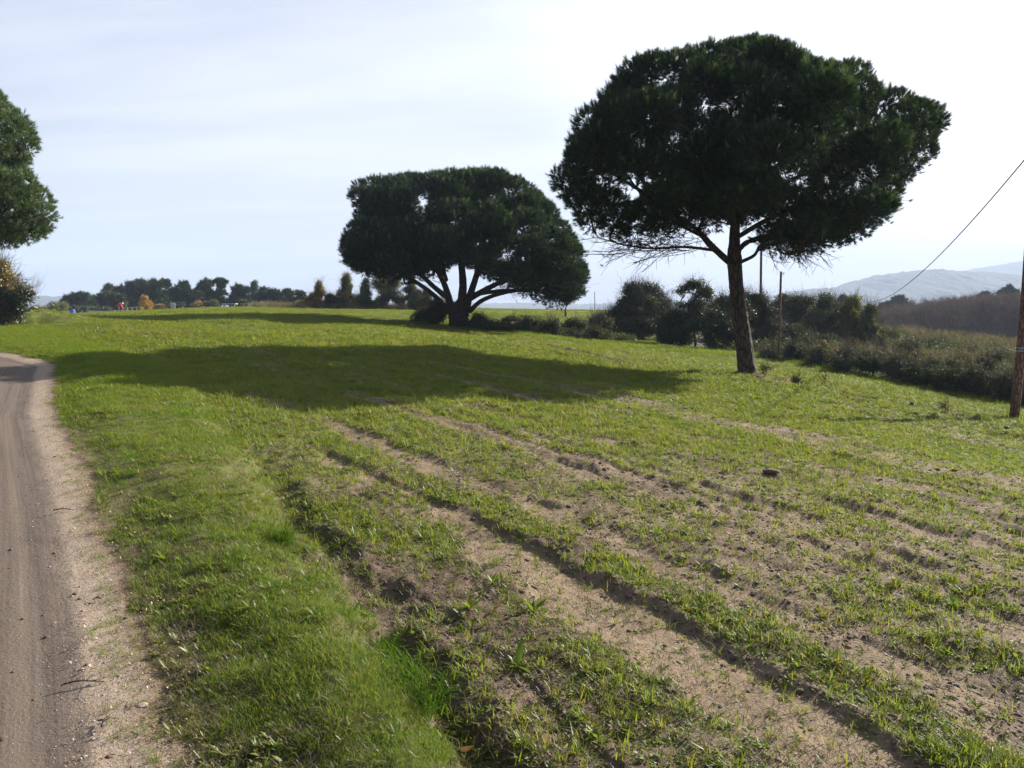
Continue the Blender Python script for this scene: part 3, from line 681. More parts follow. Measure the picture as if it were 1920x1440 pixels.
GP_PINE = None
def pine(name, label, d, outline, r_px, n_fill, trunk, limbs, tuft_size, per_m2, seed, extra_twigs=(), key='tuft', group=None, tk=12, base_flare=True, gaps=.0):
    rng = np.random.default_rng(seed); org = at(trunk[0][0], trunk[0][1], d); org[2] = gz(org[0], org[1]) - .05
    rt = root(name, org, label, 'tree', group)
    lobes = crown_lobes(outline, d, r_px, n_fill, rng); fs = d / 22.
    sc = d / F_PX; traced = []; acc = Acc()
    for k, path in enumerate([trunk] + limbs):
        P = np.array([at(p[0], p[1], d) + np.array([0, (p[3] if len(p) > 3 else 0), 0]) for p in path]); R = np.array([p[2] / 2 * sc for p in path])
        if k == 0: P[0, 2] = org[2]
        S = smooth_path(P, 6); RR = np.interp(np.linspace(0, len(P) - 1, len(S)), np.arange(len(P)), R)
        if k == 0 and base_flare: RR[:4] *= np.array([1.14, 1.08, 1.03, 1.01])
        traced.append((S, RR)); acc.tube(S - org, RR, tk if k == 0 else 8, .10)
    tg = [c for c, r in lobes]
    for c, r in lobes:
        for _ in range(3):
            v = rng.normal(size=3); v /= np.linalg.norm(v); tg.append(c + v * r * .75)
    segs = grow(traced, tg, rng, .011, .42, .02)
    acc_b = Acc(); seg_mesh(segs, acc_b, org)
    tw = []
    for (x0, y0, x1, y1, n, dep) in extra_twigs:           # bare drooping twigs under the crown
        for _ in range(n):
            a = at(x0 + rng.normal() * 14, y0 + rng.normal() * 8, d + rng.normal() * dep); b_ = at(x1 + rng.normal() * 30, y1 + rng.normal() * 14, d + rng.normal() * dep)
            m_ = (a + b_) / 2 + rng.normal(size=3) * .15 + np.array([0, 0, .12]); pts = smooth_path([a, m_, b_], 4)
            for i in range(len(pts) - 1):
                tw.append((pts[i], pts[i + 1], .012, .008))
                for q in range(2):
                    e = pts[i] + (b_ - a) * rng.uniform(.08, .2) + rng.normal(size=3) * .22; tw.append((pts[i], e, .006, .003))
    seg_mesh(tw, acc_b, org, 3)
    acc.build('trunk', M['bark'], rt, True); acc_b.build('branches', M['bark'], rt, True)
    P, D = lobe_points(lobes, per_m2, rng, shell=(.80, 1.05))
    zs = np.array([c[2] for c, r in lobes]); zlo, zhi = zs.min(), zs.max(); fr_seg = []; fp = []; fd = []; bp_ = []; bd_ = []; bs_ = []
    for c, r in lobes:
        lowf = (c[2] - zlo) / (zhi - zlo)
        if lowf < .42:                                      # thin see-through sprays under the crown
            for _ in range(int(16 * (1 - lowf))):
                v = rng.normal(size=3); v /= np.linalg.norm(v); v[2] = -abs(v[2]) * .8 + .15; q = c + v * r * rng.uniform(1.0, 1.5)
                fp.append(q); fd.append(v * [1, 1, .2] + [0, 0, .35]); fr_seg.append((c + v * r * .5 + rng.normal(size=3) * .05, q, .011 * fs, .005 * fs))
        nb = int(7 * (r / .45) ** 2 / fs ** 1.5 * (.5 + lowf))  # bristling tufts on top of each clump
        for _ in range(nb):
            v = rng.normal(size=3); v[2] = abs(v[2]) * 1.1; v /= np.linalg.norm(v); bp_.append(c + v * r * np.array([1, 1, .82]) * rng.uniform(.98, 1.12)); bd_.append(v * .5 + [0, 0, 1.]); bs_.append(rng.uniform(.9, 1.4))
    seg_mesh([f for f in fr_seg], acc_f := Acc(), org, 3); acc_f.build('twigs', M['bark'], rt)
    nP0 = len(P); P = np.concatenate([P, np.array(fp), np.array(bp_)]); D = np.concatenate([D, np.array(fd), np.array(bd_)])
    SZ = np.ones((len(P), 3)); SZ[nP0:nP0 + len(fp)] *= .85; SZ[nP0 + len(fp):] = np.array(bs_)[:, None] * np.array([.85, .85, 1.15]); nfix = len(P)
    if tw:
        e = np.array([s[1] for s in tw[2::3]]); e = e[rng.random(len(e)) < .15]; SZ = np.concatenate([SZ, np.full((len(e), 3), .6)]); P = np.concatenate([P, e]); D = np.concatenate([D, rng.normal(size=e.shape) + [0, 0, .6]])
    if gaps > 0:
        g_ = fbm(P[:, 0] * 1.1 + 40, P[:, 2] * 1.6 + P[:, 1] * .7, 3, 4); zc = (P[:, 2] - P[:, 2].min()) / np.ptp(P[:, 2])
        keep = (g_ > .46 * gaps * sst(.55, .05, zc)) | (np.arange(len(P)) >= nP0); P, D, SZ = P[keep], D[keep], SZ[keep]
    new = np.zeros(len(P), bool); new[-len(bp_) - (len(e) if tw else 0):] = True                         # clump-top highlights put into a lighter needle colour on the upright tufts
    TS = SZ * (tuft_size * rng.uniform(.75, 1.25, len(P)))[:, None]; EU = euler_from_dir(D, rng)
    scatter('crown', key, P[~new] - org, EU[~new], TS[~new], rt, rng); scatter('painted_lit_tufts', 'tuft_light', P[new] - org, EU[new], TS[new], rt, rng)
    return rt

O1 = [(1050, 300), (1030, 335), (1045, 375), (1080, 415), (1100, 440), (1160, 462), (1200, 458), (1260, 448), (1320, 436), (1385, 425), (1430, 455), (1480, 500), (1520, 495), (1560, 475), (1600, 462), (1645, 452), (1650, 425), (1690, 400), (1690, 365), (1730, 325),
      (1745, 300), (1760, 270), (1768, 210), (1745, 190), (1710, 184), (1665, 196), (1640, 200), (1655, 165), (1640, 125), (1600, 115), (1560, 118), (1530, 100), (1480, 80), (1410, 67), (1350, 68), (1290, 82), (1230, 95), (1165, 118), (1158, 150), (1125, 145), (1122, 200), (1080, 215), (1058, 240)]
pine('stone_pine', 'tall umbrella pine with one curving trunk, standing alone beside the track on the right', 22.08, O1, (20, 48), 240,
     [(1402, 697, 33), (1394, 640, 31), (1387, 585, 28), (1380, 530, 26), (1377, 485, 27), (1377, 450, 20), (1379, 415, 17), (1384, 360, 14), (1390, 290, 9), (1392, 230, 3)],
     [[(1368, 492, 13), (1335, 462, 12), (1300, 432, 10, -.3), (1250, 402, 9, -.5), (1205, 372, 7, -.7), (1150, 340, 5, -.8), (1110, 315, 3, -.9)],
      [(1345, 470, 6), (1290, 461, 5, .4), (1230, 462, 4, .7), (1180, 455, 3, .8), (1130, 440, 2, 1.)],
      [(1310, 440, 6), (1270, 400, 6, 1.2), (1225, 340, 5, 2.2), (1190, 270, 4, 3)],
      [(1384, 470, 10), (1408, 452, 10, .3), (1450, 442, 8, .6), (1510, 440, 6, .6), (1570, 428, 5, .6), (1640, 400, 3, .6)],
      [(1388, 492, 7), (1408, 480, 6, -.3), (1416, 462, 5, -.5), (1440, 448, 4, -.9), (1480, 458, 4, -1.2), (1520, 470, 3, -1.5)],
      [(1382, 445, 9), (1410, 424, 9, -.8), (1460, 395, 7, -1.8), (1530, 345, 6, -2.6), (1590, 290, 4, -3.)],
      [(1380, 420, 8), (1440, 370, 8, .8), (1520, 320, 7, 1.4), (1610, 290, 5, 1.4), (1690, 250, 3, 1.2)],
      [(1379, 440, 8), (1350, 400, 8, -1.2), (1310, 340, 6, -2.6), (1270, 260, 4, -3.4)],
      [(1380, 400, 7), (1350, 330, 6, .6), (1290, 230, 5, .8), (1240, 160, 3, .5)],
      [(1384, 370, 7), (1430, 300, 6, -.5), (1480, 210, 5, -.8), (1500, 140, 3, -.5)],
      [(1380, 410, 7), (1385, 380, 6, 1.8), (1400, 300, 5, 3.4), (1410, 230, 3, 4.0)],
      [(1380, 425, 7), (1372, 400, 6, -1.8), (1370, 340, 5, -3.4), (1368, 280, 3, -4.0)]],
     0.9, 80, 21, ((1290, 461, 1150, 480, 7, .8), (1320, 450, 1220, 500, 5, .8), (1230, 462, 1120, 470, 6, .8), (1440, 450, 1500, 490, 9, .8), (1500, 470, 1560, 480, 6, .6)), gaps=.95)

O2 = [(637, 470), (640, 430), (660, 415), (655, 370), (657, 342), (700, 333), (750, 328), (800, 323), (830, 316), (880, 313), (930, 313), (965, 328), (1005, 342), (1020, 365), (1048, 392), (1065, 420), (1085, 450), (1100, 480), (1103, 525), (1094, 560), (1062, 578), (1025, 562), (985, 545), (940, 535),
      (900, 512), (850, 500), (800, 518), (740, 530), (690, 520), (650, 505)]
pine('stone_pine', 'broad low pine with several stems fanning from its base, beyond the middle of the field', 44.8, O2, (15, 25), 360,
     [(862, 612, 40), (860, 598, 36), (859, 584, 34), (866, 562, 17), (868, 530, 14), (865, 495, 12), (862, 465, 10), (865, 420, 8), (868, 370, 5)],
     [[(848, 588, 11), (818, 558, 9, .2), (790, 536, 8, .4), (755, 515, 6, .6), (715, 498, 4, .8)], [(880, 584, 10), (905, 563, 8, -.3), (950, 548, 7, -.5), (1012, 541, 5, -.8)],
      [(850, 596, 16), (842, 562, 14), (834, 535, 11), (820, 505, 10, -.5), (800, 470, 10, -1.2), (760, 435, 7, -1.6), (715, 395, 4, -2.)],
      [(842, 560, 12), (815, 540, 10, .5), (785, 515, 8, 1.), (740, 490, 6, 1.4), (690, 470, 4, 1.6)],
      [(836, 525, 9), (820, 490, 9, 1.5), (780, 440, 7, 3), (730, 380, 4, 4)],
      [(871, 592, 16), (880, 558, 13), (893, 522, 11, -.6), (905, 490, 12, -1.3), (935, 445, 9, -2), (960, 390, 5, -2.6)],
      [(880, 560, 12), (915, 540, 10, .5), (955, 520, 8, 1.), (1005, 500, 6, 1.4), (1060, 480, 4, 1.6)],
      [(888, 552, 8), (940, 546, 7, -.8), (1000, 545, 5, -1.4), (1060, 540, 3, -1.8)],
      [(868, 500, 9), (890, 450, 8, 1.6), (910, 400, 6, 3), (930, 350, 4, 4)],
      [(862, 480, 9), (845, 430, 8, -1.6), (830, 380, 6, -3), (810, 350, 4, -4)],
      [(905, 490, 9), (960, 450, 8, 1.), (1010, 420, 5, 2.)]],
     1.35, 36, 33, ((800, 520, 740, 535, 5, 1.), (980, 548, 1060, 560, 6, 1.), (920, 535, 1000, 560, 5, 1.)), gaps=.75)

O3 = [(-420, 330), (-380, 200), (-280, 120), (-160, 80), (-70, 90), (-10, 160), (12, 195), (40, 200), (72, 235), (76, 265), (62, 300), (40, 325), (68, 345), (70, 385), (98, 395), (102, 415), (88, 445), (55, 468), (10, 478), (-60, 470), (-160, 440), (-260, 430), (-360, 420)]
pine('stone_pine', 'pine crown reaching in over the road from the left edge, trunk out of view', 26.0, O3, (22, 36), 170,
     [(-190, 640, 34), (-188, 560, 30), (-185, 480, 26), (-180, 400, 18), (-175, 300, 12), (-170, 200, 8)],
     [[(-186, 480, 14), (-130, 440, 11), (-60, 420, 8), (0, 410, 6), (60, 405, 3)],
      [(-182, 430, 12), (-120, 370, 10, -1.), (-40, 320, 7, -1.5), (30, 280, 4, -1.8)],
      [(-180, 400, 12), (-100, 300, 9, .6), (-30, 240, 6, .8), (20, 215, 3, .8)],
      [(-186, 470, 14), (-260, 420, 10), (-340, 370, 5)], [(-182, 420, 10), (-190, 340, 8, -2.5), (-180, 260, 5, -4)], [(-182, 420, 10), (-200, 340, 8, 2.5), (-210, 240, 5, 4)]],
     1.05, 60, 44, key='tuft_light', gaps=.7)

# ---- generic leafy trees and bushes
def leafy(name, label, cat, px, py_base, d, shapes, key='shrub', size=1., per_m2=None, seed=0, stem_r=.04, twig_key=None, up=.3, group=None, sparse=0., second=None, under=-.9, part='crown', shell=(.35, 1.05)):
    """shapes: list of (dx px, centre y px, half width px, half height px, depth offset m). grows stems to the lobes and covers them in sprigs"""
    rng = np.random.default_rng(900 + seed + int(px)); sc = d / F_PX
    org = at(px, py_base, d); org[2] = gz(org[0], org[1]) - .03; rt = root(name, org, label, cat, group)
    lobes = []
    for s_ in shapes:
        cx, cy, hw, hh = px + s_[0], s_[1], s_[2], s_[3]; dep = s_[4] if len(s_) > 4 else 0
        n = max(5, int(hw * hh / (min(hw, hh) * .5) ** 2 * 1.9)); n = min(n, 60)
        for _ in range(n):
            v = rng.normal(size=3); v /= np.linalg.norm(v); v *= rng.random() ** .45
            c = at(cx + v[0] * hw * .78, cy + v[2] * hh * .78, d + dep + v[1] * hw * sc * .78); r = max(.12, min(hw, hh) * sc * rng.uniform(.34, .58))
            g_ = base_h(c[0], c[1]); c[2] = max(c[2], float(g_) + r * .5); lobes.append((c, r))
    dens = (per_m2 if per_m2 else 26 / (size * size)) * 1.9
    P, D = lobe_points(lobes, dens, rng, up, shell, under)
    if sparse:
        k = fbm(P[:, 0] * 2.5, P[:, 2] * 2.5 + P[:, 1], 2, 3) > sparse; P, D = P[k], D[k]
    hh_ = base_h(P[:, 0], P[:, 1]); k = P[:, 2] > hh_ - .05; P, D = P[k], D[k]
    if len(P) > 9000: k = rng.random(len(P)) < 9000 / len(P); P, D = P[k], D[k]
    tg = [c for c, r in lobes] + [c + (lambda v: v / np.linalg.norm(v) * r * .9)(rng.normal(size=3)) for c, r in lobes for _ in range(2)]
    S = smooth_path([org, org + [0.03, 0, .25], org + [0, 0, .5]], 3)
    segs = grow([(S, np.full(len(S), stem_r))], tg, rng, .008, .45, 0.)
    acc = Acc(); acc.tube(S - org, np.full(len(S), stem_r), 6); seg_mesh(segs, acc, org, 4)
    acc.build('trunk' if cat == 'tree' else 'stem', M['twig'], rt, True)
    if second:
        k = fbm(P[:, 0] * .9 + 5, P[:, 2] * .9 + P[:, 1] * .6, 2, 6) > second[1]
        for kk, mk, nm in ((key, ~k, part), (second[0], k, part)):
            if mk.any(): scatter(nm, kk, P[mk] - org, euler_from_dir(D[mk], rng), size * rng.uniform(.7, 1.3, mk.sum()), rt, rng)
    else: scatter(part, key, P - org, euler_from_dir(D, rng), size * rng.uniform(.7, 1.3, len(P)), rt, rng)
    if twig_key:
        k = rng.random(len(P)) < .12; scatter('twigs', twig_key, P[k] - org, euler_from_dir(D[k] + [0, 0, .8], rng), size * rng.uniform(.7, 1.3, k.sum()), rt, rng)
    return rt

# far treeline beyond the crest of the field (left), left to right
G1 = 'pines of the distant treeline'
FAR = [  # px, top, half width, kind, label
 (143, 547, 24, 'r', 'small rounded dark tree standing apart at the left end of the treeline'),
 (183, 546, 19, 'b', 'dark bushy tree at the left end of the treeline mass'),
 (203, 531, 17, 's', 'ragged spiky topped tree behind the red clad person'),
 (222, 548, 17, 'b', 'low brown green tree directly behind the red clad person'),
 (245, 520, 26, 'r', 'highest broad pine of the treeline, just left of the golden tree'),
 (283, 524, 26, 'r', 'broad pine rising above the golden tree'),
 (309, 523, 11, 'u', 'small umbrella topped pine poking above the treeline right of the golden tree'),
 (324, 541, 20, 'r', 'lower pine in the dip of the treeline'),
 (349, 531, 20, 'r', 'rounded pine right of the dip in the treeline'),
 (379, 524, 20, 'r', 'domed pine at the middle of the treeline'),
 (413, 523, 19, 'u', 'umbrella pine with flat tiers and sky under its crown'),
 (448, 533, 17, 'r', 'rounded pine behind the pale shed roof'),
 (478, 528, 15, 's', 'pointed pine of the treeline above the long table'),
 (510, 537, 22, 'r', 'wide low pine near the right end of the treeline'),
 (538, 543, 15, 'r', 'small pine second from the right end of the treeline'),
 (562, 545, 14, 'u', 'thin see-through pine at the right end of the treeline')]
for i, (px, top, hw, kd, lb) in enumerate(FAR):
    hw *= 1.22 if kd != 'u' else 1.0
    d = 118 + (i * 37 % 5) * 4; b0 = 592 - (px - 140) * .035; h = b0 - top
    if kd == 'r': sh = [(0, top + h * .32, hw, h * .34), (-hw * .5, top + h * .55, hw * .8, h * .3), (hw * .5, top + h * .6, hw * .8, h * .3), (0, b0 - h * .28, hw * 1.3, h * .32)]
    elif kd == 'b': sh = [(0, top + h * .45, hw, h * .5), (hw * .3, b0 - h * .25, hw, h * .25)]
    elif kd == 's': sh = [(0, top + h * .18, hw * .4, h * .2), (0, top + h * .45, hw * .8, h * .3), (0, b0 - h * .3, hw * 1.1, h * .3)]
    else: sh = [(0, top + 5, hw, 5), (3, top + 12, hw * .8, 5), (-4, b0 - h * .34, hw * 1.2, h * .34)]
    leafy('pine_tree', lb, 'tree', px, b0, d, sh, 'pine_far', 2.6 if kd != 'u' else 2.0, 3.0 if kd != 'u' else 5., i, .12, group=G1, second=('shrub', .58) if kd in 'bs' else None)
leafy('young_tree', 'small tree with golden yellow leaves in front of the dark treeline', 'tree', 274, 584, 98, [(0, 575, 17, 8), (-2, 567, 14, 8), (-3, 559, 7, 6)], 'gold', 1.6, 11, 3, .06, sparse=.34)
leafy('bush', 'yellow green bush left of the blue barrel', 'bush', 106, 592, 92, [(0, 580, 24, 11), (12, 575, 12, 8)], 'olive', 2.2, 8, 4, second=('shrub', .52), part='foliage')
leafy('bush', 'dull green bush between the autumn oak and the yellow green bush', 'bush', 68, 594, 88, [(0, 583, 22, 9)], 'shrub', 2.2, 8, 5, part='foliage')
leafy('bush', 'dark bush right of the blue barrel under the small rounded tree', 'bush', 150, 594, 96, [(0, 582, 22, 9)], 'evergreen', 2.2, 8, 6, part='foliage')
leafy('oak_tree', 'autumn oak with yellow brown leaves at the left edge under the pine crown', 'tree', 2, 612, 31, [(0, 518, 40, 34), (18, 552, 44, 36), (-30, 560, 40, 45), (5, 585, 46, 22)], 'autumn', 1.3, 26, 7, .12, 'bush_twigs', second=('evergreen', .60))
leafy('bush', 'dark bush at the foot of the autumn oak', 'bush', 22, 610, 33, [(0, 588, 42, 17), (-30, 580, 40, 22)], 'shrub', 1.2, 26, 8, second=('autumn', .6), part='foliage')
# scrub under the treeline
SCR = [(172, 588, 16, 8, 'shrub'), (200, 583, 15, 7, 'evergreen'), (262, 582, 14, 7, 'shrub'), (300, 578, 16, 8, 'shrub'), (335, 576, 18, 9, 'evergreen'), (368, 573, 18, 9, 'rust'), (398, 571, 16, 8, 'shrub'), (455, 569, 14, 6, 'shrub')]
_lb = ['low bush right of the blue barrel', 'dark bush left of the red clad person', 'low bush behind the wooden rail', 'bush right of the golden tree', 'dark bush behind the leaning grey board', 'rusty brown bush between the leaning board and the shed roof', 'bush left of the pale shed roof', 'bush under the long table top']
for i, (px, cy, hw, hh, k) in enumerate(SCR):
    leafy('bush', _lb[i], 'bush', px, cy + hh, 104, [(0, cy, hw, hh)], k, 2.2, 8, 20 + i, group='bushes under the treeline', part='foliage', second=('rust', .62) if k == 'shrub' else None)
# saplings beyond the crest, centre
SAP = [(596, 529, 575, 15, 'rust', 'rusty orange young oak, leftmost of the saplings beyond the crest', .0),
       (622, 552, 576, 12, 'olive', 'low thin sapling between the rusty young oak and the taller sapling', .4),
       (650, 515, 576, 19, 'autumn', 'tall airy sapling with thin pointed top beyond the crest', .42),
       (686, 524, 577, 15, 'shrub', 'slender grey green sapling left of the dense green tree', .38),
       (725, 512, 578, 27, 'evergreen', 'dense dark green tree with a yellow green patch, left of the broad pine', .0),
       (770, 522, 580, 22, 'shrub', 'brownish leafy tree under the left skirts of the broad pine', .3),
       (800, 545, 582, 14, 'shrub', 'small shrubby tree just left of the stems of the broad pine', .2)]
rs0 = np.random.default_rng(12)
for i, (px, top, b0, hw, k, lb, sp) in enumerate(SAP):
    hw *= 1.45
    h = b0 - top
    sh = [(float(rs0.normal()) * hw * .45 * q, top + h * (.06 + .9 * q), hw * (.20 + .85 * q), h * .10) for q in np.linspace(0, 1, 10)]
    if k == 'evergreen': sh = [(0, top + h * .3, hw, h * .34), (6, top + h * .6, hw, h * .34)]
    leafy('young_tree', lb, 'tree', px, b0, 72, sh, k, 1.5, 10, 40 + i, .05, 'bush_twigs', sparse=.33, group='saplings beyond the crest', second=('olive', .50) if k in ('evergreen', 'shrub') else ('autumn', .5) if k == 'rust' else ('shrub', .5))
leafy('tree', 'small leafy tree with a thin trunk right behind the right skirts of the broad pine', 'tree', 1060, 578, 62, [(0, 545, 34, 22), (10, 520, 24, 20)], 'shrub', 1.7, 15, 60, .1, second=('olive', .55))

for i, (px, cy, hw, hh, k, lb) in enumerate([(px_, cy_ - 4, hw_ * 1.3, hh_ * 1.5, k_, l_) for px_, cy_, hw_, hh_, k_, l_ in [(575, 570, 16, 8, 'shrub', 'low bush between the treeline and the rusty young oak'), (636, 568, 12, 9, 'autumn', 'low brownish bush between the two left saplings'), (668, 569, 14, 9, 'shrub', 'low bush right of the tall airy sapling'),
                                             (702, 570, 14, 8, 'olive', 'yellowish low bush left of the dense green tree'), (752, 568, 16, 10, 'shrub', 'low bush right of the dense green tree'), (786, 570, 14, 9, 'evergreen', 'low dark bush under the left tips of the broad pine')]]):
    leafy('bush', lb, 'bush', px, cy + hh + 2, 74, [(0, cy, hw, hh)], k, 1.5, 12, 260 + i, group='low bushes between the saplings', part='foliage', second=('shrub', .55) if k != 'shrub' else ('rust', .6))
# bushes round the foot of the broad pine and the bank beside it
for i, (px, cy, hw, hh, d, k, lb) in enumerate([
    (804, 592, 34, 17, 45.5, 'evergreen', 'dark bush at the left foot of the broad pine'), (830, 580, 24, 24, 45.8, 'evergreen', 'tall dark bush hugging the stems of the broad pine'),
    (896, 600, 20, 14, 44.2, 'evergreen', 'small dark bush at the right foot of the broad pine'), (912, 612, 20, 8, 43.5, 'shrub', 'low straggly bush in front of the red earth bank'),
    (990, 612, 16, 14, 44, 'evergreen', 'dark round bush right of the red earth bank'), (1030, 618, 26, 15, 42, 'bramble', 'twiggy grey bush with bare pale stems beside the red bank'),
    (955, 601, 14, 6, 47, 'shrub', 'low green bush on top of the red earth bank'), (1078, 612, 24, 13, 44, 'shrub', 'mixed low bush in the hollow left of the round evergreen'),
    (1125, 606, 24, 13, 43, 'bramble', 'purplish brown twiggy bush left below the round evergreen'), (1108, 630, 36, 15, 40, 'bramble', 'rounded dark bramble mound at the field edge left of the thicket')]):
    hw *= 1.25; hh *= 1.15
    leafy('bush', lb, 'bush', px, cy + hh, d, [(0, cy, hw, hh)], k, 1.25, 20, 70 + i, group='bushes along the hollow', part='foliage', twig_key='bush_twigs', second=('shrub', .55))

# right: thicket behind the tall pine
for i, (px, b0, d, sh, k, sz, sec, sp, lb, cat, nm) in enumerate([
    (1203, 628, 48, [(0, 558, 46, 36), (-25, 585, 40, 30), (30, 575, 34, 30), (0, 610, 50, 20)], 'evergreen', 1.5, None, 0, 'round dark evergreen, highest on the left of the thicket', 'tree', 'evergreen_tree'),
    (1180, 640, 45, [(0, 620, 50, 20), (30, 610, 40, 18)], 'shrub', 1.4, ('evergreen', .45), 0, 'low bushes in front of the round evergreen', 'bush', 'bush'),
    (1303, 655, 40, [(0, 532, 18, 15), (-22, 548, 18, 10), (22, 550, 20, 12), (0, 568, 36, 20), (0, 600, 40, 30)], 'evergreen', 1.25, ('shrub', .5), .36, 'airy tree with feathery shoots poking above the thicket', 'tree', 'broadleaf_tree'),
    (1255, 655, 40, [(0, 610, 45, 40), (26, 600, 40, 34), (20, 635, 52, 20)], 'evergreen', 1.3, ('shrub', .6), 0, 'dark bush between the round evergreen and the airy tree', 'bush', 'bush'),
    (1330, 664, 37, [(0, 620, 44, 38), (20, 600, 34, 28)], 'evergreen', 1.3, ('shrub', .58), 0, 'dark bush left of the tall pine trunk', 'bush', 'bush'),
    (1372, 664, 38, [(0, 590, 36, 34), (5, 565, 22, 20), (8, 635, 48, 30)], 'evergreen', 1.3, None, .2, 'dark upright bush partly hidden by the tall pine trunk', 'bush', 'bush'),
    (1425, 668, 39, [(0, 590, 28, 40), (10, 625, 32, 38), (-6, 560, 18, 18)], 'evergreen', 1.3, ('bramble', .55), .15, 'ivy-dark upright bush just right of the tall pine trunk', 'bush', 'bush'),
    (1500, 650, 48, [(0, 575, 26, 26), (-12, 600, 26, 30), (10, 620, 34, 28)], 'shrub', 1.5, ('evergreen', .5), .25, 'twiggy topped tree between the two slim poles and the yellowish shrubs', 'tree', 'broadleaf_tree'),
    (1545, 650, 46, [(0, 570, 20, 18), (-8, 600, 32, 26), (5, 630, 36, 22)], 'shrub', 1.5, ('olive', .55), .2, 'grey green shrub with upright shoots in the middle of the right thicket', 'bush', 'bush'),
    (1592, 652, 46, [(0, 572, 18, 20), (0, 605, 32, 28), (0, 635, 36, 18)], 'olive', 1.5, ('evergreen', .48), .15, 'yellow green shrub second from the right end of the thicket', 'bush', 'bush'),
    (1634, 655, 45, [(0, 588, 15, 16), (-5, 615, 24, 24), (0, 638, 32, 14)], 'olive', 1.5, ('shrub', .5), .1, 'yellow green pointed shrub at the right end of the thicket', 'bush', 'bush'),
    (1232, 640, 46, [(0, 588, 36, 34), (20, 610, 40, 26)], 'shrub', 1.5, ('evergreen', .45), 0, 'dark green bush filling the dip right of the round evergreen', 'bush', 'bush'),
    (1345, 640, 50, [(0, 578, 34, 30), (-20, 595, 40, 26)], 'evergreen', 1.5, ('shrub', .55), 0, 'dark bush behind, between the airy tree and the tall pine trunk', 'bush', 'bush'),
    (1400, 640, 52, [(0, 580, 40, 30), (30, 590, 40, 26)], 'evergreen', 1.5, ('shrub', .5), .1, 'dark bushy mass directly behind the tall pine trunk', 'bush', 'bush'),
    (1140, 622, 47, [(0, 600, 42, 18), (30, 590, 30, 18)], 'evergreen', 1.5, ('shrub', .5), 0, 'dark low bush joining the round evergreen on its left', 'bush', 'bush'),
    (1455, 640, 50, [(0, 590, 34, 34), (20, 570, 24, 20)], 'evergreen', 1.5, ('shrub', .5), .1, 'dark bush filling the gap between the two slim poles', 'bush', 'bush'),
    (1570, 640, 52, [(0, 580, 50, 30), (-50, 590, 40, 30)], 'shrub', 1.6, ('evergreen', .5), .1, 'grey green bushy tree standing behind the yellowish shrubs', 'tree', 'broadleaf_tree'),
    (1480, 660, 42, [(0, 630, 36, 24), (50, 640, 46, 20)], 'shrub', 1.4, ('evergreen', .5), 0, 'low dark bush behind the nearer slim pole', 'bush', 'bush')]):
    leafy(nm, lb, cat, px, b0, d, sh, k, sz, 17, 100 + i, .07, 'bush_twigs', sparse=sp, second=sec, part='crown' if cat == 'tree' else 'foliage')
# bramble hedge along the foot of the slope, right
HG = [(1440, 678, 20, 12, 33), (1490, 668, 30, 18, 33), (1535, 678, 32, 20, 31.5), (1585, 685, 34, 22, 30), (1635, 692, 34, 23, 28.8), (1685, 700, 36, 25, 27.8), (1735, 708, 38, 27, 26.8), (1785, 716, 40, 30, 25.8), (1838, 722, 42, 33, 25), (1890, 730, 44, 34, 24.2), (1950, 740, 46, 36, 23.5), (2020, 750, 50, 40, 22.5)]
_hl = ['small bramble clump at the left end of the low hedge', 'grey bramble bush of the hedge just right of the nearer slim pole', 'second bramble bush of the hedge right of the slim pole, under the thicket', 'bramble bush of the hedge below the yellow green shrubs',
       'grassy topped bramble bush under the right end of the thicket', 'greenish bramble bush left of the hedge middle', 'greenish bramble bush at the hedge middle', 'tall bramble bush of the hedge, green on top', 'dark glossy bramble bush with pale glints left of the thick pole',
       'dark glossy bramble bush right behind the thick pole', 'bramble bush of the hedge right of the thick pole, cut by the frame', 'last bramble bush of the hedge beyond the right edge']
for i, (px, cy, hw, hh, d) in enumerate(HG):
    cy -= 4; hh *= 1.28
    leafy('bramble_bush', _hl[i], 'bush', px, cy + hh, d, [(0, cy, hw, hh), (0, cy - hh * .2, hw * .8, hh * .8, 1.4)], 'bramble', 1.1, 26, 140 + i, group='bramble hedge below the field', part='foliage', twig_key='bush_twigs', second=('shrub', .5 if i in (4, 5, 6, 7) else .6))
# scrub slope behind the hedge
rs = np.random.default_rng(5)
SL = [(1670, 650, 26, 14, 52, 'bramble', 'grey scrub mound touching the right end of the thicket'), (1700, 672, 30, 14, 40, 'bramble', 'purplish bramble mound in the middle of the scrub slope'), (1740, 648, 26, 9, 60, 'shrub', 'green scrub mound high on the slope below the brown wood'),
      (1760, 668, 28, 13, 50, 'bramble', 'grey bramble mound on the slope above the hedge middle'), (1800, 656, 30, 10, 62, 'bramble', 'low grey mound along the top of the scrub slope'), (1815, 682, 30, 12, 46, 'shrub', 'brown green mound on the slope above the glossy brambles'),
      (1850, 668, 28, 10, 60, 'bramble', 'small mound at the upper right of the scrub slope'), (1872, 694, 34, 14, 42, 'bramble', 'silvery bramble mound left of the thick pole'), (1640, 672, 30, 12, 41, 'shrub', 'reddish green mound between thicket and hedge'),
      (1735, 690, 34, 10, 36, 'rust', 'patch of rusty scrub just above the hedge'), (1900, 672, 28, 10, 62, 'shrub', 'mound behind the thick pole on the slope'), (1955, 690, 44, 18, 45, 'bramble', 'mound right of the thick pole'),
      (1540, 655, 36, 9, 38, 'olive', 'low yellowish scrub behind the slim poles'), (1600, 664, 34, 9, 38, 'shrub', 'low scrub below the yellow green shrubs')]
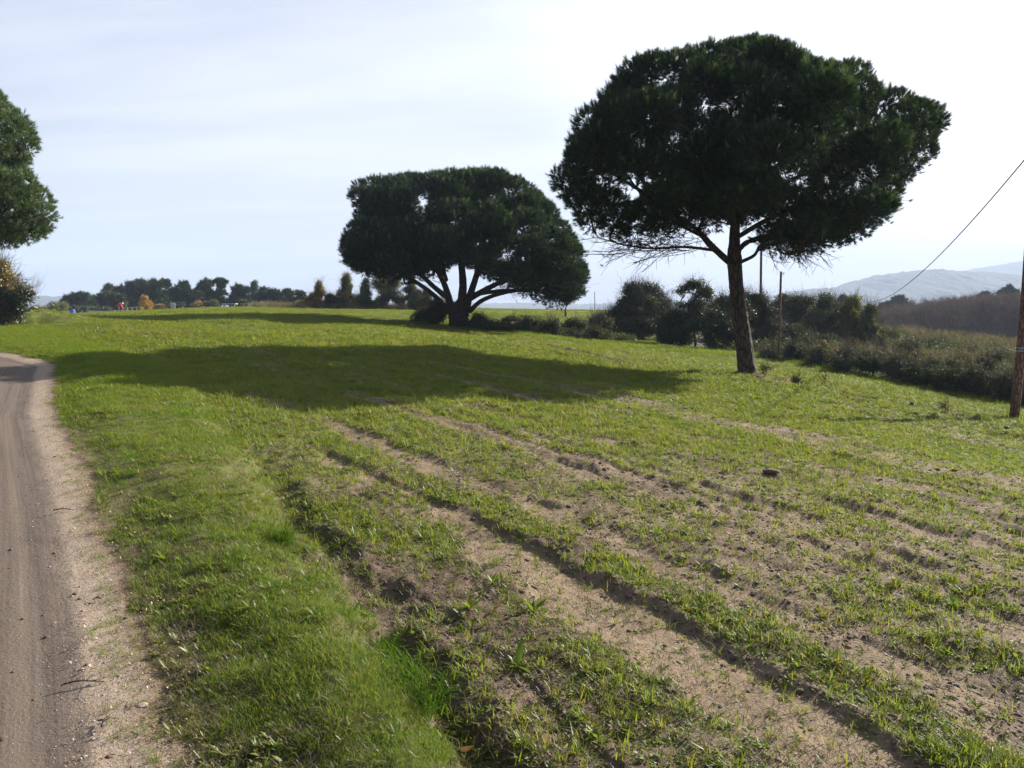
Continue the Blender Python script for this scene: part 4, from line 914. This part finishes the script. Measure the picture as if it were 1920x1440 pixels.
for i, (px, cy, hw, hh, d, k, lb) in enumerate(SL):
    cy -= 20 if d > 39 else 6; hw *= 1.15
    leafy('scrub_bush', lb, 'bush', px, cy + hh, d, [(0, cy, hw, hh)], k, 1.35, 20, 170 + i, group='scrub on the slope', part='foliage', twig_key='bush_twigs', second=(('shrub', .55) if k == 'bramble' else ('bramble', .5)))

# brown leafless wood down in the valley (one far mass), and the dark pines at its edge
def brown_wood():
    rng = np.random.default_rng(77); P = []; D = []; acc = Acc(); S = []
    for _ in range(420):
        px = rng.uniform(1600, 2060); d = rng.uniform(120, 165)
        top = np.interp(px, [1600, 1650, 1720, 1800, 1900, 2060], [590, 583, 574, 560, 556, 552]) + rng.normal() * 5
        g_ = at(px, 700, d); z0 = gz(g_[0], g_[1]) - .2; t = at(px, top, d); hgt = t[2] - z0; b_ = np.array([g_[0], d, z0])
        acc.tube([b_, b_ + [rng.normal() * .2, 0, hgt * .5], np.array([t[0], d, t[2]])], (.12, .08, .03), 4, cap=False)
        for k in range(60):
            u = rng.random() ** .85; q = b_ + np.array([rng.normal() * hgt * .13, rng.normal() * hgt * .13, hgt * (.02 + .95 * u)]); P.append(q); D.append((rng.normal() * .5, rng.normal() * .5, 1)); S.append(rng.uniform(.7, 1.25))
    o = acc.build('bare_woodland', M['brownwood'])
    tag(o, 'mass of bare brown trees filling the valley behind the thick pole', 'woodland', kind='stuff')
    scatter('twigs', 'wood_twigs', np.array(P), euler_from_dir(np.array(D), rng), np.array(S), o, rng)
brown_wood()
for i, (px, top, hw, d, lb) in enumerate([(1690, 556, 22, 175, 'greenish pine above the left end of the brown wood'), (1660, 562, 16, 180, 'pale green tree at the left end of the brown wood'), (1583, 554, 14, 170, 'distant pine crown above the yellow green shrubs'),
                                          (1845, 546, 12, 172, 'small dark pine on the top edge of the brown wood'), (1893, 536, 24, 172, 'large dark pine on the top edge of the brown wood beside the thick pole'), (1955, 530, 26, 175, 'dark pine on the wood edge beyond the thick pole')]):
    h = 60; leafy('pine_tree', lb, 'tree', px, top + 60, d, [(0, top + 13, hw, 13), (0, top + 34, hw * 1.1, 20)], 'pine_far', 3.2, 2.6, 200 + i, .2, group='dark pines at the edge of the brown wood')

# ------------------------------------------------------------------ poles and wire
def pole(label, px, py, d, h, r, lean=(0, 0), fit=None, group=None):
    b0 = at(px, py, d); b0[2] = gz(b0[0], b0[1]) - .1; rt = root('utility_pole', b0, label, 'pole', group)
    a = Acc(); n = 9; P = [np.array([lean[0] * t + .03 * math.sin(t * 5) * r / .1, lean[1] * t, (h + .1) * t]) for t in np.linspace(0, 1, n)]
    a.tube(P, np.linspace(r, r * .74, n), 12, .05); a.build('post', M['polewood'], rt, True)
    if fit == 'big':
        g = Acc(); g.tube([np.array(P[-1]) + [0, 0, -.25], np.array(P[-1]) + [-.14, .10, -.22]], (.012, .012), 6); g.build('hook', M['wire'], rt)
        g = Acc(); g.tube([np.array(P[-1]) + [-.14, .10, -.26], np.array(P[-1]) + [-.14, .10, -.14]], (.03, .022), 8); g.build('insulator', M['white'], rt)
        for zz in (1.75, 1.82):
            g = Acc(); g.tube([(.03 * math.sin(1.4), 0, zz), (.03, 0, zz + .02)], (r * .985, r * .98), 12); g.build('metal_band', M['grey'], rt)
    if fit == 'small':
        g = Acc(); g.tube([np.array(P[-1]) + [-.05, 0, -.12], np.array(P[-1]) + [.14, 0, -.10]], (.012, .012), 5); g.build('hook', M['wire'], rt)
        g = Acc(); g.tube([np.array(P[-1]) + [.12, 0, -.12], np.array(P[-1]) + [.12, 0, -.02]], (.025, .02), 6); g.build('insulator', M['white'], rt)
    if fit == 'box':
        g = Acc(); g.box((.16, 0, h * .32), (.13, .11, .16)); g.build('junction_box', M['darkcloth'], rt)
    return rt, b0 + np.array(P[-1])
_, ptop = pole('thick reddish wooden pole rising out of the picture at the right edge', 1901, 785, 18.6, 6.5, .108, (.13, 0), 'big')
pole('slim wooden pole ending just below the pine crown, right of the trunk', 1459, 668, 33.5, 3.75, .062, (.02, 0), 'small')
pole('far slim pole behind the thicket, its top lost in the pine crown', 1424, 600, 52, 7.0, .10, (0, 0), 'box')
pole('tiny far post on the horizon between the broad pine and the round evergreen', 1115, 580, 82, 2.0, .045)
a = Acc(); e1 = at(1618, 564, 62); P = []
for t in np.linspace(0, 1, 40):
    p = ptop * (1 - t) + e1 * t + np.array([-.14 * (1 - t), .10 * (1 - t), -.2 * (1 - t)]); p = p + np.array([0, 0, -1.15 * 4 * t * (1 - t)]); P.append(p)
a.tube(P, [.016] * 40, 6); tag(a.build('overhead_wire', M['wire'], smooth=True), 'sagging black cable from the thick pole down to the thicket', 'cable')

# ------------------------------------------------------------------ small far things on the crest
def ground_pt(px, d): 
    p = at(px, 590, d); return np.array([p[0], d, gz(p[0], d)])
b0 = ground_pt(136, 84); rt = root('barrel', b0, 'blue plastic barrel beside the pale plank pile at the far left of the field', 'barrel')
a = Acc(); P = [(0, 0, z) for z in (0, .04, .28, .30, .33, .58, .60, .63, .84, .88)]; a.tube(P, (.27, .30, .30, .315, .30, .30, .315, .30, .30, .27), 20); a.build('body', M['blue'], rt, False)
a = Acc(); a.tube([(0, 0, .88), (0, 0, .93)], (.24, .24), 20); a.build('lid', M['blue'], rt)
b0 = ground_pt(118, 85); rt = root('plank_pile', b0, 'pile of pale planks lying left of the blue barrel', 'planks'); rp = np.random.default_rng(4)
for k in range(9):
    a = Acc(); a.box((rp.normal() * .2 , rp.normal() * .15, .05 + .065 * k), (rp.uniform(.6, 1.1), .09, .025), rp.normal() * .2); a.build('plank', M['plank'], rt)

def bent_person(b0):
    rt = root('person', b0, 'person in a red top with white cap bending over near the golden tree', 'person')
    J = dict(pelvis=(0, 0, .88), chest=(.30, 0, 1.12), neck=(.42, 0, 1.16), head=(.54, 0, 1.14), kl=(.05, .10, .46), kr=(.02, -.10, .46), al=(-.03, .11, .08), ar=(-.08, -.12, .08), tl=(.14, .12, .03), tr=(.09, -.13, .03),
             sl=(.34, .18, 1.10), sr=(.34, -.18, 1.10), el=(.42, .21, .84), er=(.42, -.21, .84), wl=(.55, .16, .62), wr=(.55, -.16, .62), hl=(.60, .14, .54), hr=(.60, -.14, .54))
    R = dict(pelvis=.15, chest=.16, neck=.06, head=.10, kl=.07, kr=.07, al=.045, ar=.045, tl=.04, tr=.04, sl=.08, sr=.08, el=.05, er=.05, wl=.03, wr=.03, hl=.035, hr=.035)
    E = [('pelvis', 'chest'), ('chest', 'neck'), ('neck', 'head'), ('pelvis', 'kl'), ('kl', 'al'), ('al', 'tl'), ('pelvis', 'kr'), ('kr', 'ar'), ('ar', 'tr'), ('chest', 'sl'), ('sl', 'el'), ('el', 'wl'), ('wl', 'hl'), ('chest', 'sr'), ('sr', 'er'), ('er', 'wr'), ('wr', 'hr')]
    K = list(J); me = bpy.data.meshes.new('body'); me.from_pydata([J[k] for k in K], [(K.index(a_), K.index(b_)) for a_, b_ in E], [])
    o = link('body', me, M['darkcloth'], rt); md = o.modifiers.new('skin', 'SKIN')
    for i, k in enumerate(K): me.skin_vertices[0].data[i].radius = (R[k], R[k]); me.skin_vertices[0].data[i].use_root = (i == 0)
    s = o.modifiers.new('sub', 'SUBSURF'); s.levels = 1; s.render_levels = 1
    a = Acc(); a.tube([(-.02, 0, .86), (.10, 0, .99), (.30, 0, 1.15), (.42, 0, 1.19)], (.17, .19, .21, .10), 12); a.build('jacket', M['red'], rt, True)
    for sy in (1, -1):
        a = Acc(); a.tube([(.33, .18 * sy, 1.13), (.42, .22 * sy, .85), (.54, .17 * sy, .66)], (.09, .068, .05), 8); a.build('sleeve', M['red'], rt, True)
        a = Acc(); a.tube([(.04, .07 * sy, .9), (.04, .11 * sy, .48), (-.05, .115 * sy, .10)], (.115, .085, .065), 8); a.build('trouser_leg', M['darkcloth'], rt, True)
    a = Acc(); a.tube([(.50, 0, 1.20), (.54, 0, 1.24), (.60, 0, 1.25)], (.115, .12, .06), 10); a.build('cap', M['white'], rt, True)
    return rt
p_ = bent_person(ground_pt(222, 92)); p_.rotation_euler = (0, 0, .3)

def rail(px0, px1, d, label):
    A_, B_ = ground_pt(px0, d), ground_pt(px1, d); rt = root('wooden_fence', A_, label, 'fence'); L = np.linalg.norm((B_ - A_)[:2]); n = 5
    for k in range(n):
        q = A_ + (B_ - A_) * k / (n - 1); q[2] = gz(q[0], q[1]); a = Acc(); a.tube([q - A_ - [0, 0, .1], q - A_ + [0, 0, .75]], (.05, .045), 7); a.build('post', M['plank'], rt)
    for z in (.35, .65):
        a = Acc(); a.tube([[0, 0, z], B_ - A_ + [0, 0, z + .02]], (.035, .035), 6); a.build('rail', M['plank'], rt)
rail(230, 266, 94, 'low wooden rail fence between the red clad person and the golden tree')
b0 = ground_pt(325, 95); rt = root('board', b0, 'grey board leaning against a dark bush beyond the crest', 'board')
a = Acc(); a.box((0, 0, .55), (.28, .03, .6), .2, .3); a.build('panel', M['grey'], rt); a = Acc(); a.box((.1, .28, .5), (.03, .03, .55), .2, -.2); a.build('prop', M['plank'], rt)
def table(px, d, L, z, label, m, nm='table'):
    b0 = ground_pt(px, d); rt = root(nm, b0, label, 'table' if nm == 'table' else 'shelter'); a = Acc(); a.box((0, 0, z), (L / 2, .45, .04)); a.build('top' if nm == 'table' else 'roof', M[m], rt)
    for sx in (-1, 1):
        for sy in (-1, 1): a = Acc(); a.box((sx * (L / 2 - .12), sy * .36, (z - .04) / 2), (.035, .035, (z - .04) / 2)); a.build('leg', M['plank'], rt)
table(432, 92, 1.6, .86, 'low open shelter with a pale flat roof against the treeline', 'grey', 'shelter')
table(472, 93, 2.4, .80, 'long narrow wooden table beyond the crest', 'plank')
b0 = ground_pt(490, 91); rt = root('post', b0, 'short white post at the right end of the long table', 'post'); a = Acc(); a.tube([(0, 0, 0), (0, 0, .85)], (.12, .11), 10); a.build('shaft', M['white'], rt); a = Acc(); a.tube([(0, 0, .85), (0, 0, .92)], (.14, .05), 10); a.build('cap', M['grey'], rt)
# pale stone on the little mound
me = lump(np.random.default_rng(8), .7, 1); o = link('rock', me, M['stone'], loc=(-20.6, 33, gz(-20.6, 33) + .10)); o.scale = (.24, .18, .20); tag(o, 'pale yellowish rock on top of the little mound at the left', 'rock')
# red earth bank in the hollow
def red_bank():
    rng = np.random.default_rng(6); c = at(975, 612, 44.2); n, m_ = 40, 16; V = []
    for j in range(m_):
        for i in range(n):
            u = (i / (n - 1) - .5) * 4.2; t = j / (m_ - 1); x = c[0] + u; y = c[1] + (t - .5) * 2.2; g0 = float(base_h(np.array([x]), np.array([y]))[0])
            e = (1 - abs(u / 2.1) ** 2.5); V.append((x, y, g0 - .1 + .55 * e * sst(0., .45, t) * sst(1.0, .75, t) + (fbm(np.array([x * 2]), np.array([y * 2]), 4)[0] - .5) * .35 * e))
    Fc = np.array([(j * n + i, j * n + i + 1, (j + 1) * n + i + 1, (j + 1) * n + i) for j in range(m_ - 1) for i in range(n - 1)])
    tag(link('earth_bank', mesh('earth_bank', V, Fc, True), M['redsoil']), kind='structure')
red_bank()

# ------------------------------------------------------------------ ground cover
def sample(n, d0, d1, power, rng, a=42):
    """points in the wedge seen from the camera; density falls as d^-power"""
    u = rng.random(n); e = 2 - power
    d = (d0 ** e + u * (d1 ** e - d0 ** e)) ** (1 / e) if abs(e) > 1e-3 else d0 * (d1 / d0) ** u
    t = np.radians(rng.uniform(-a, a, n)); return d * np.sin(t), d * np.cos(t)
def cover(name, key, x, y, keep, size, kindlabel=None, rng=RNG, sink=0., rot=None, label=None, cat=None):
    x, y, size = x[keep], y[keep], size[keep]; z = ground_h(x, y) - sink
    if 'grass' in name or 'weed' in name or 'seedling' in name: size = np.stack([size, size, size * np.clip(8 / np.hypot(x, y), .34, 1) ** .75], 1)
    o = scatter(name, key, np.stack([x, y, z], 1), None if rot is None else rot[keep], size, None, rng); tag(o, label, cat, kind='stuff'); return o
rg = np.random.default_rng(100)
# verge grass
x, y = sample(330000, 1.3, 34, 1.55, rg); m = field_masks(x, y); vc = sst(-.05, .30, m['dr'] + (fbm(x * 5, y * 5, 3, 6) - .5) * .5) * (.35 + .65 * sst(.36, .52, fbm(x * 4.3, y * 4.3, 3, 7))) + sst(8, 14, m['r'])
k = ((m['verge'] > .45) | ((m['dr'] < -2.9) & (m['r'] > 5))) & (rg.random(len(x)) < vc)
hn = fbm(x * 1.4, y * 1.4, 3, 5)
cover('verge_grass', 'grass', x, y, k, (.22 + .62 * hn) * rg.uniform(.55, 1.5, len(x)) * np.clip(m['r'] / 7, 1, 2.6), label='bright green grass on the bank beside the dirt road', cat='grass')
x, y = sample(60000, 1.3, 22, 1.5, rg); m = field_masks(x, y); k = (m['verge'] > .45) & (rg.random(len(x)) < .10 + .5 * sst(.5, .62, fbm(x * 2.2 + 8, y * 2.2, 3, 1)))
cover('verge_weeds', 'weed', x, y, k, rg.uniform(.45, 1.1, len(x)) * np.clip(m['r'] / 7, 1, 2), label='small leafy weeds growing among the bank grass', cat='weeds')
x, y = sample(50000, 1.3, 10, 1.5, rg); m = field_masks(x, y); k = (m['verge'] > .45) & (rg.random(len(x)) < .06 + .5 * sst(.35, .05, m['dr']))
cover('dead_stalks', 'straw', x, y, k, rg.uniform(.6, 1.4, len(x)), label='dry dead blades in the bank grass', cat='straw')
# thin grass creeping over the road edge and litter
x, y = sample(60000, 1.3, 14, 1.4, rg); m = field_masks(x, y); k = (m['dr'] > -.20) & (m['dr'] < .05) & (rg.random(len(x)) < .35)
cover('edge_grass', 'grass', x, y, k, rg.uniform(.25, .6, len(x)), label='short grass thinning out onto the road edge', cat='grass')
x, y = sample(90000, 1.3, 14, 1.4, rg); m = field_masks(x, y); k = (m['dr'] > -.40) & (m['dr'] < .10) & (rg.random(len(x)) < sst(-.5, 0, m['dr']))
cover('leaf_litter', 'litter', x, y, k, rg.uniform(.3, .9, len(x)), label='brown leaf litter along the road edge', cat='leaf litter')
x, y = sample(60000, 1.3, 12, 1.4, rg); m = field_masks(x, y); k = (m['road'] > .6) & (rg.random(len(x)) < (.06 + .8 * sst(-.55, -.25, m['dr'])))
cover('road_gravel', 'pebble', x, y, k, rg.uniform(.002, .009, len(x)) * (1 + 1.5 * (rg.random(len(x)) < .03)), label='fine gravel on the sandy road edge', cat='gravel')
x, y = sample(1200, 1.3, 12, 1.2, rg); m = field_masks(x, y); k = (m['road'] > .6) & (rg.random(len(x)) < .5)
cover('road_clods', 'clod', x, y, k, rg.uniform(.008, .035, len(x)), label='small dark clods lying on the dirt road', cat='clods')
# field weeds and grass
x, y = sample(210000, 1.3, 26, 1.5, rg); m = field_masks(x, y); fld = (m['road'] < .3) & (m['verge'] < .5) & (m['dr'] > 0)
pn = fbm(x * 3.1, y * 3.1, 3, 0); cv = m['cover'] * sst(.40, .66, pn + .30 * m['cover'] + .25 * sst(5, 11, m['r']))
k = fld & (rg.random(len(x)) < cv * .62)
sz = rg.uniform(.45, 1.05, len(x)) * np.clip(m['r'] / 7.5, 1, 2.4) * (.8 + .5 * sst(.5, .8, pn))
cover('field_weeds', 'weed', x, y, k & (rg.random(len(x)) < .62), sz, label='leafy weed seedlings covering the field rows', cat='weeds')
x, y = sample(150000, 1.3, 26, 1.5, rg); m = field_masks(x, y); fld = (m['road'] < .3) & (m['verge'] < .5) & (m['dr'] > 0); k = fld & (rg.random(len(x)) < m['cover'] * .55 + .03)
cover('field_seedlings', 'seedling', x, y, k, rg.uniform(.6, 1.4, len(x)) * np.clip(m['r'] / 7, 1, 2.6), label='tiny round leaved seedlings between the weeds', cat='seedlings')
x, y = sample(150000, 1.3, 40, 1.4, rg); m = field_masks(x, y); fld = (m['road'] < .3) & (m['verge'] < .5) & (m['dr'] > 0); k = fld & (rg.random(len(x)) < m['cover'] * .75 * (.25 + .75 * sst(.42, .62, fbm(x * 3.1, y * 3.1, 3, 0) + .3 * sst(4, 10, m['r']))))
cover('field_grass', 'fieldgrass', x, y, k, rg.uniform(.6, 1.4, len(x)) * np.clip(m['r'] / 7, 1, 3.4), label='fine young grass growing over the field', cat='grass')
x, y = sample(190000, 9, 105, 1.15, rg, 40); m = field_masks(x, y); 
k = (m['road'] < .2) & (rg.random(len(x)) < m['cover'] * (.45 + .55 * sst(.38, .55, fbm(x * 1.6, y * 1.6, 4, 1)))) & ((x < .43 * y - 0) | (y < 26)) & ~((x > .2 * y) & (y > 36)) & ~((abs(x) < 9) & (y > 33) & (y < 0))
cover('distant_field_grass', 'patch', x, y, k, rg.uniform(.7, 1.3, len(x)) * np.clip(m['r'] / 22, .75, 2.2), label='short grass of the far part of the field', cat='grass')
x, y = sample(42000, 22, 110, 1.0, rg, 40); m = field_masks(x, y); k = (wild_mask(x, y) > .6) & (rg.random(len(x)) < .8) & (x > .27 * y) & (y < 105)
q = np.stack([x[k], y[k], ground_h(x[k], y[k]) + rg.uniform(0, .5, k.sum())], 1); sct = scatter('undergrowth', 'shrub', q, None, rg.uniform(1.2, 2.6, len(q)), None, rg); tag(sct, 'low undergrowth covering the slope beyond the hedge', 'undergrowth', kind='stuff')
x, y = sample(26000, 22, 80, 1.0, rg, 40); m = field_masks(x, y); k = (wild_mask(x, y) > .6) & (x > .30 * y) & (fbm(x * .35, y * .35, 3, 2) > .5)
q = np.stack([x[k], y[k], ground_h(x[k], y[k]) + rg.uniform(.1, .5, k.sum())], 1); sct = scatter('scrub_grass', 'dry', q, None, rg.uniform(.8, 1.5, len(q)), None, rg); tag(sct, 'brownish grass patches on the scrub slope beyond the hedge', 'grass', kind='stuff')
# clods and crumbs
x, y = sample(120000, 1.3, 14, 1.3, rg); m = field_masks(x, y); fld = (m['road'] < .3) & (m['verge'] < .5) & (m['dr'] > 0)
k = fld & (rg.random(len(x)) < (1 - m['sand'] * .8) * .55); cover('soil_crumbs', 'clod', x, y, k, rg.uniform(.003, .012, len(x)) * (1 + 2.2 * (rg.random(len(x)) < .06)), label='dark crumbs of tilled soil', cat='soil')
x, y = sample(16000, 5, 60, 1.1, rg); m = field_masks(x, y); cl = fbm(x * .7, y * .7, 3, 2); fld = (m['road'] < .3) & (m['verge'] < .5) & (m['dr'] > 0)
k = fld & (rg.random(len(x)) < sst(.45, .72, cl)); cover('soil_clods', 'clod', x, y, k, rg.uniform(.03, .10, len(x)) * np.clip(m['r'] / 14, .6, 1.5), label='scattered dark clods across the field', cat='clods')
x, y = sample(90000, 1.3, 12, 1.4, rg); m = field_masks(x, y); edge_ = np.clip(4 * m['sand'] * (1 - m['sand']), 0, 1)
k = (m['road'] < .3) & (m['verge'] < .5) & (rg.random(len(x)) < edge_ * .5 + .03 * sst(.45, .65, fbm(x * 2, y * 2, 3, 4))); cover('ridge_clods', 'clod', x, y, k, rg.uniform(.006, .028, len(x)) * (1 + .9 * (rg.random(len(x)) < .08)), label='crumbled clods along the edges of the ruts', cat='clods')
x, y = sample(26000, 1.3, 10, 1.3, rg); m = field_masks(x, y); k = (m['road'] < .3) & (rg.random(len(x)) < .5)
cover('straw_bits', 'straw', x, y, k, rg.uniform(.6, 1.3, len(x)), label='dry straw and dead blades among the weeds', cat='straw')
# dry grass fringe on the crest and rough grass at hedge foot
P = []
for _ in range(2600):
    px = rg.uniform(470, 860); p = at(px, 578, rg.uniform(70, 84)); P.append((p[0], p[1]))
P = np.array(P); sct = scatter('dry_grass', 'dry', np.stack([P[:, 0], P[:, 1], ground_h(P[:, 0], P[:, 1])], 1), None, rg.uniform(.8, 1.5, len(P)), None, rg); tag(sct, 'tall dry brown grass along the crest left of the broad pine', 'grass', kind='stuff')
P = []
for _ in range(2600):
    t = rg.random(); q = np.interp(t, [0, .15, .3, .45, .6, .8, 1], [960, 1100, 1200, 1330, 1470, 1600, 1900]); py = np.interp(q, [960, 1100, 1200, 1330, 1470, 1600, 1750, 1900], [620, 642, 652, 660, 668, 700, 728, 760]); dd_ = np.interp(q, [960, 1100, 1200, 1330, 1470, 1600, 1750, 1900], [42, 37, 35, 34, 34, 30, 26.5, 23])
    p = at(q, py, dd_ + rg.normal() * .5 - .6); P.append((p[0], p[1]))
P = np.array(P); sct = scatter('rough_grass', 'grass', np.stack([P[:, 0], P[:, 1], ground_h(P[:, 0], P[:, 1])], 1), None, rg.uniform(1.6, 3.6, len(P)), None, rg); tag(sct, 'rough grass along the foot of the thicket and hedge', 'grass', kind='stuff')

P = []
for _ in range(2600):
    q = rg.uniform(885, 1190); d_ = rg.uniform(41.5, 47.5); p = at(q, 610, d_); P.append((p[0], d_))
P = np.array(P); kk = fbm(P[:, 0] * .8, P[:, 1] * .8, 3, 5) > .44; P = P[kk]; sct = scatter('hollow_undergrowth', 'shrub', np.stack([P[:, 0], P[:, 1], ground_h(P[:, 0], P[:, 1]) + rg.uniform(0, .3, len(P))], 1), None, rg.uniform(1.0, 1.8, len(P)), None, rg); tag(sct, 'low tangled undergrowth in the hollow right of the broad pine', 'undergrowth', kind='stuff')
for i, (px, py, hw, hh, d, lb) in enumerate([(1436, 697, 16, 11, 21.6, 'small straggly weed bush at the right foot of the tall pine'), (1497, 722, 18, 8, 20.6, 'low straggly weed right of the tall pine beside the track'), (1775, 768, 13, 9, 17.6, 'thin dry weed tuft left of the thick pole'), (1545, 716, 10, 9, 21.5, 'thin weed stalks between tall pine and hedge')]):
    leafy('weed_bush', lb, 'plant', px, py, d, [(0, py - hh * .8, hw * .8, hh * .8)], 'olive', .4, 22, 290 + i, .006, 'bush_twigs', sparse=.56, group='weeds by the track', part='foliage')
# ------------------------------------------------------------------ single plants near the camera
def gp(px, py):
    """where the sight line through a photo pixel meets the ground near the camera"""
    a_ = at(px, py, 1.) - np.array([0, 0, EYE]); ys = np.geomspace(1.2, 60, 900); h = base_h(a_[0] * ys, ys); i = int(np.argmax(EYE + a_[2] * ys < h)); q = ys[i] if (EYE + a_[2] * ys < h).any() else 40.
    return np.array([a_[0] * q, q, gz(a_[0] * q, q)])
def one_plant(name, px, py, scale, kind, label, group, seed):
    rng = np.random.default_rng(seed); b0 = gp(px, py); rt = root(name, b0, label, 'plant' if kind != 'tuft' else 'grass tuft', group)
    if kind == 'ros':
        n = int(rng.integers(9, 14)); a0 = rng.uniform(0, 6)
        for i in range(n):
            az = a0 + i * 2.4; e = rng.uniform(.25, 1.15); l = rng.uniform(.055, .11) * scale; V = []; Fc = []
            d = np.array([math.cos(az) * math.cos(e), math.sin(az) * math.cos(e), math.sin(e)])
            leaf_piece(np.zeros(3), d, np.array([0, 0, 1.]), l, l * rng.uniform(.2, .3), V, Fc, .12, rng.uniform(.15, .45)); link('leaf', mesh('leaf', V, Fc, True), M['weed'], rt)
    else:
        V, Fc = blades(int(150 * scale), (.07, .20), (.0028, .0050), .16, (.1, 1.5), rng, .045 * scale, 4); link('blades', mesh('blades', V, Fc), M['lush'], rt)
PL = [(970, 1250, 1.1, 'bright rosette with broad blade leaves, alone in the clods right of the long grass tufts'), (1000, 1150, 1.15, 'bushy weed at the lower edge of the first bare strip'), (880, 1150, .9, 'weed beside the reddish leaf in the lower middle'),
      (925, 1100, .9, 'pale leaved weed just left of the first bare strip'), (1090, 1350, .7, 'small three leaved weed in the bottom middle'), (865, 1345, .7, 'pale weed above the dead leaf'), (390, 1085, .9, 'pale pointed weed in the verge grass'),
      (310, 1060, .9, 'broad leaved weed near the left side of the verge'), (470, 1180, .8, 'light green weed in the middle of the verge'), (1560, 1240, .8, 'leafy clump on the second ridge in the lower right'), (1310, 1140, .7, 'small weed on the edge of the bare strip'),
      (1830, 1330, .7, 'weed near the bottom right corner'), (1470, 1290, .6, 'tiny weed standing in the pale strip'), (590, 1205, .8, 'pale leaved weed at the right edge of the verge')]
for i, (px, py, s_, lb) in enumerate(PL): one_plant('weed_rosette', px, py, s_, 'ros', lb, 'single weeds near the camera', 300 + i)
for i, (px, py, s_, lb) in enumerate([(527, 1035, .8, 'tuft of long dark green grass highest up the ditch edge'), (715, 1210, 1., 'long grass tuft in the middle of the ditch edge'), (790, 1330, 1.15, 'largest long grass tuft, at the bottom of the ditch edge'), (760, 1290, 1., 'long grass tuft just above the largest one')]):
    one_plant('grass_tuft', px, py, s_, 'tuft', lb, 'long grass tufts along the ditch', 330 + i)
for i, (px, py, s_, m_, lb) in enumerate([(865, 1380, .10, 'litter', 'curled brown and cream dead leaf in the ditch at the bottom'), (925, 1150, .05, 'litter', 'reddish dead leaf lying among the weeds'), (470, 932, .08, 'litter', 'orange brown leaf scrap on the green strip')]):
    b0 = gp(px, py); V = []; Fc = []; leaf_piece(np.zeros(3), np.array([.5, -.7, .35]), np.array([.2, 0, 1.]), s_, s_ * .55, V, Fc, .3, -.3)
    o = link('dead_leaf', mesh('dead_leaf', V, Fc, True), M[m_], loc=tuple(b0 + [0, 0, .02])); tag(o, lb, 'leaf')
rl = np.random.default_rng(9)
for i, (px, py, s_, lb) in enumerate([(1447, 888, .12, 'largest dark soil clod, in the grass right of the picture centre'), (1390, 870, .09, 'dark clod left above the largest clod'), (1275, 878, .09, 'clod at the left end of the row of clods'), (265, 1322, .03, 'small stone on the pale edge of the road')]):
    b0 = gp(px, py); me = lump(rl, .5, 2); o = link('soil_clod' if i < 3 else 'stone', me, M['soilclod'] if i < 3 else M['stone'], loc=tuple(b0 + [0, 0, s_ * .02])); o.scale = (s_ * 1.5, s_, s_); tag(o, lb, 'clod' if i < 3 else 'stone')
# twigs on the road
for i, (px, py, L, rz, lb) in enumerate([(155, 1275, .16, .25, 'thin dry twig lying across the wheel lane'), (190, 1355, .06, -.7, 'short curved twig near the bottom of the road'), (183, 1122, .04, .3, 'dark bark scrap on the pale road edge'), (120, 957, .14, .1, 'clump of dark debris on the far part of the road')]):
    b0 = gp(px, py); a = Acc(); P = [np.array([L * (t - .5), .01 * math.sin(t * 5), .006 + .006 * math.sin(t * 3)]) for t in np.linspace(0, 1, 8)]; a.tube(P, np.linspace(.004, .002, 8), 6)
    for t in (2, 4, 5): a.tube([P[t], P[t] + [L * .16, .02 * (-1) ** t, .012]], (.002, .001), 4)
    o = a.build('twig', M['twig'], loc=tuple(b0 + [0, 0, .004])); o.rotation_euler = (0, 0, rz); tag(o, lb, 'twig')
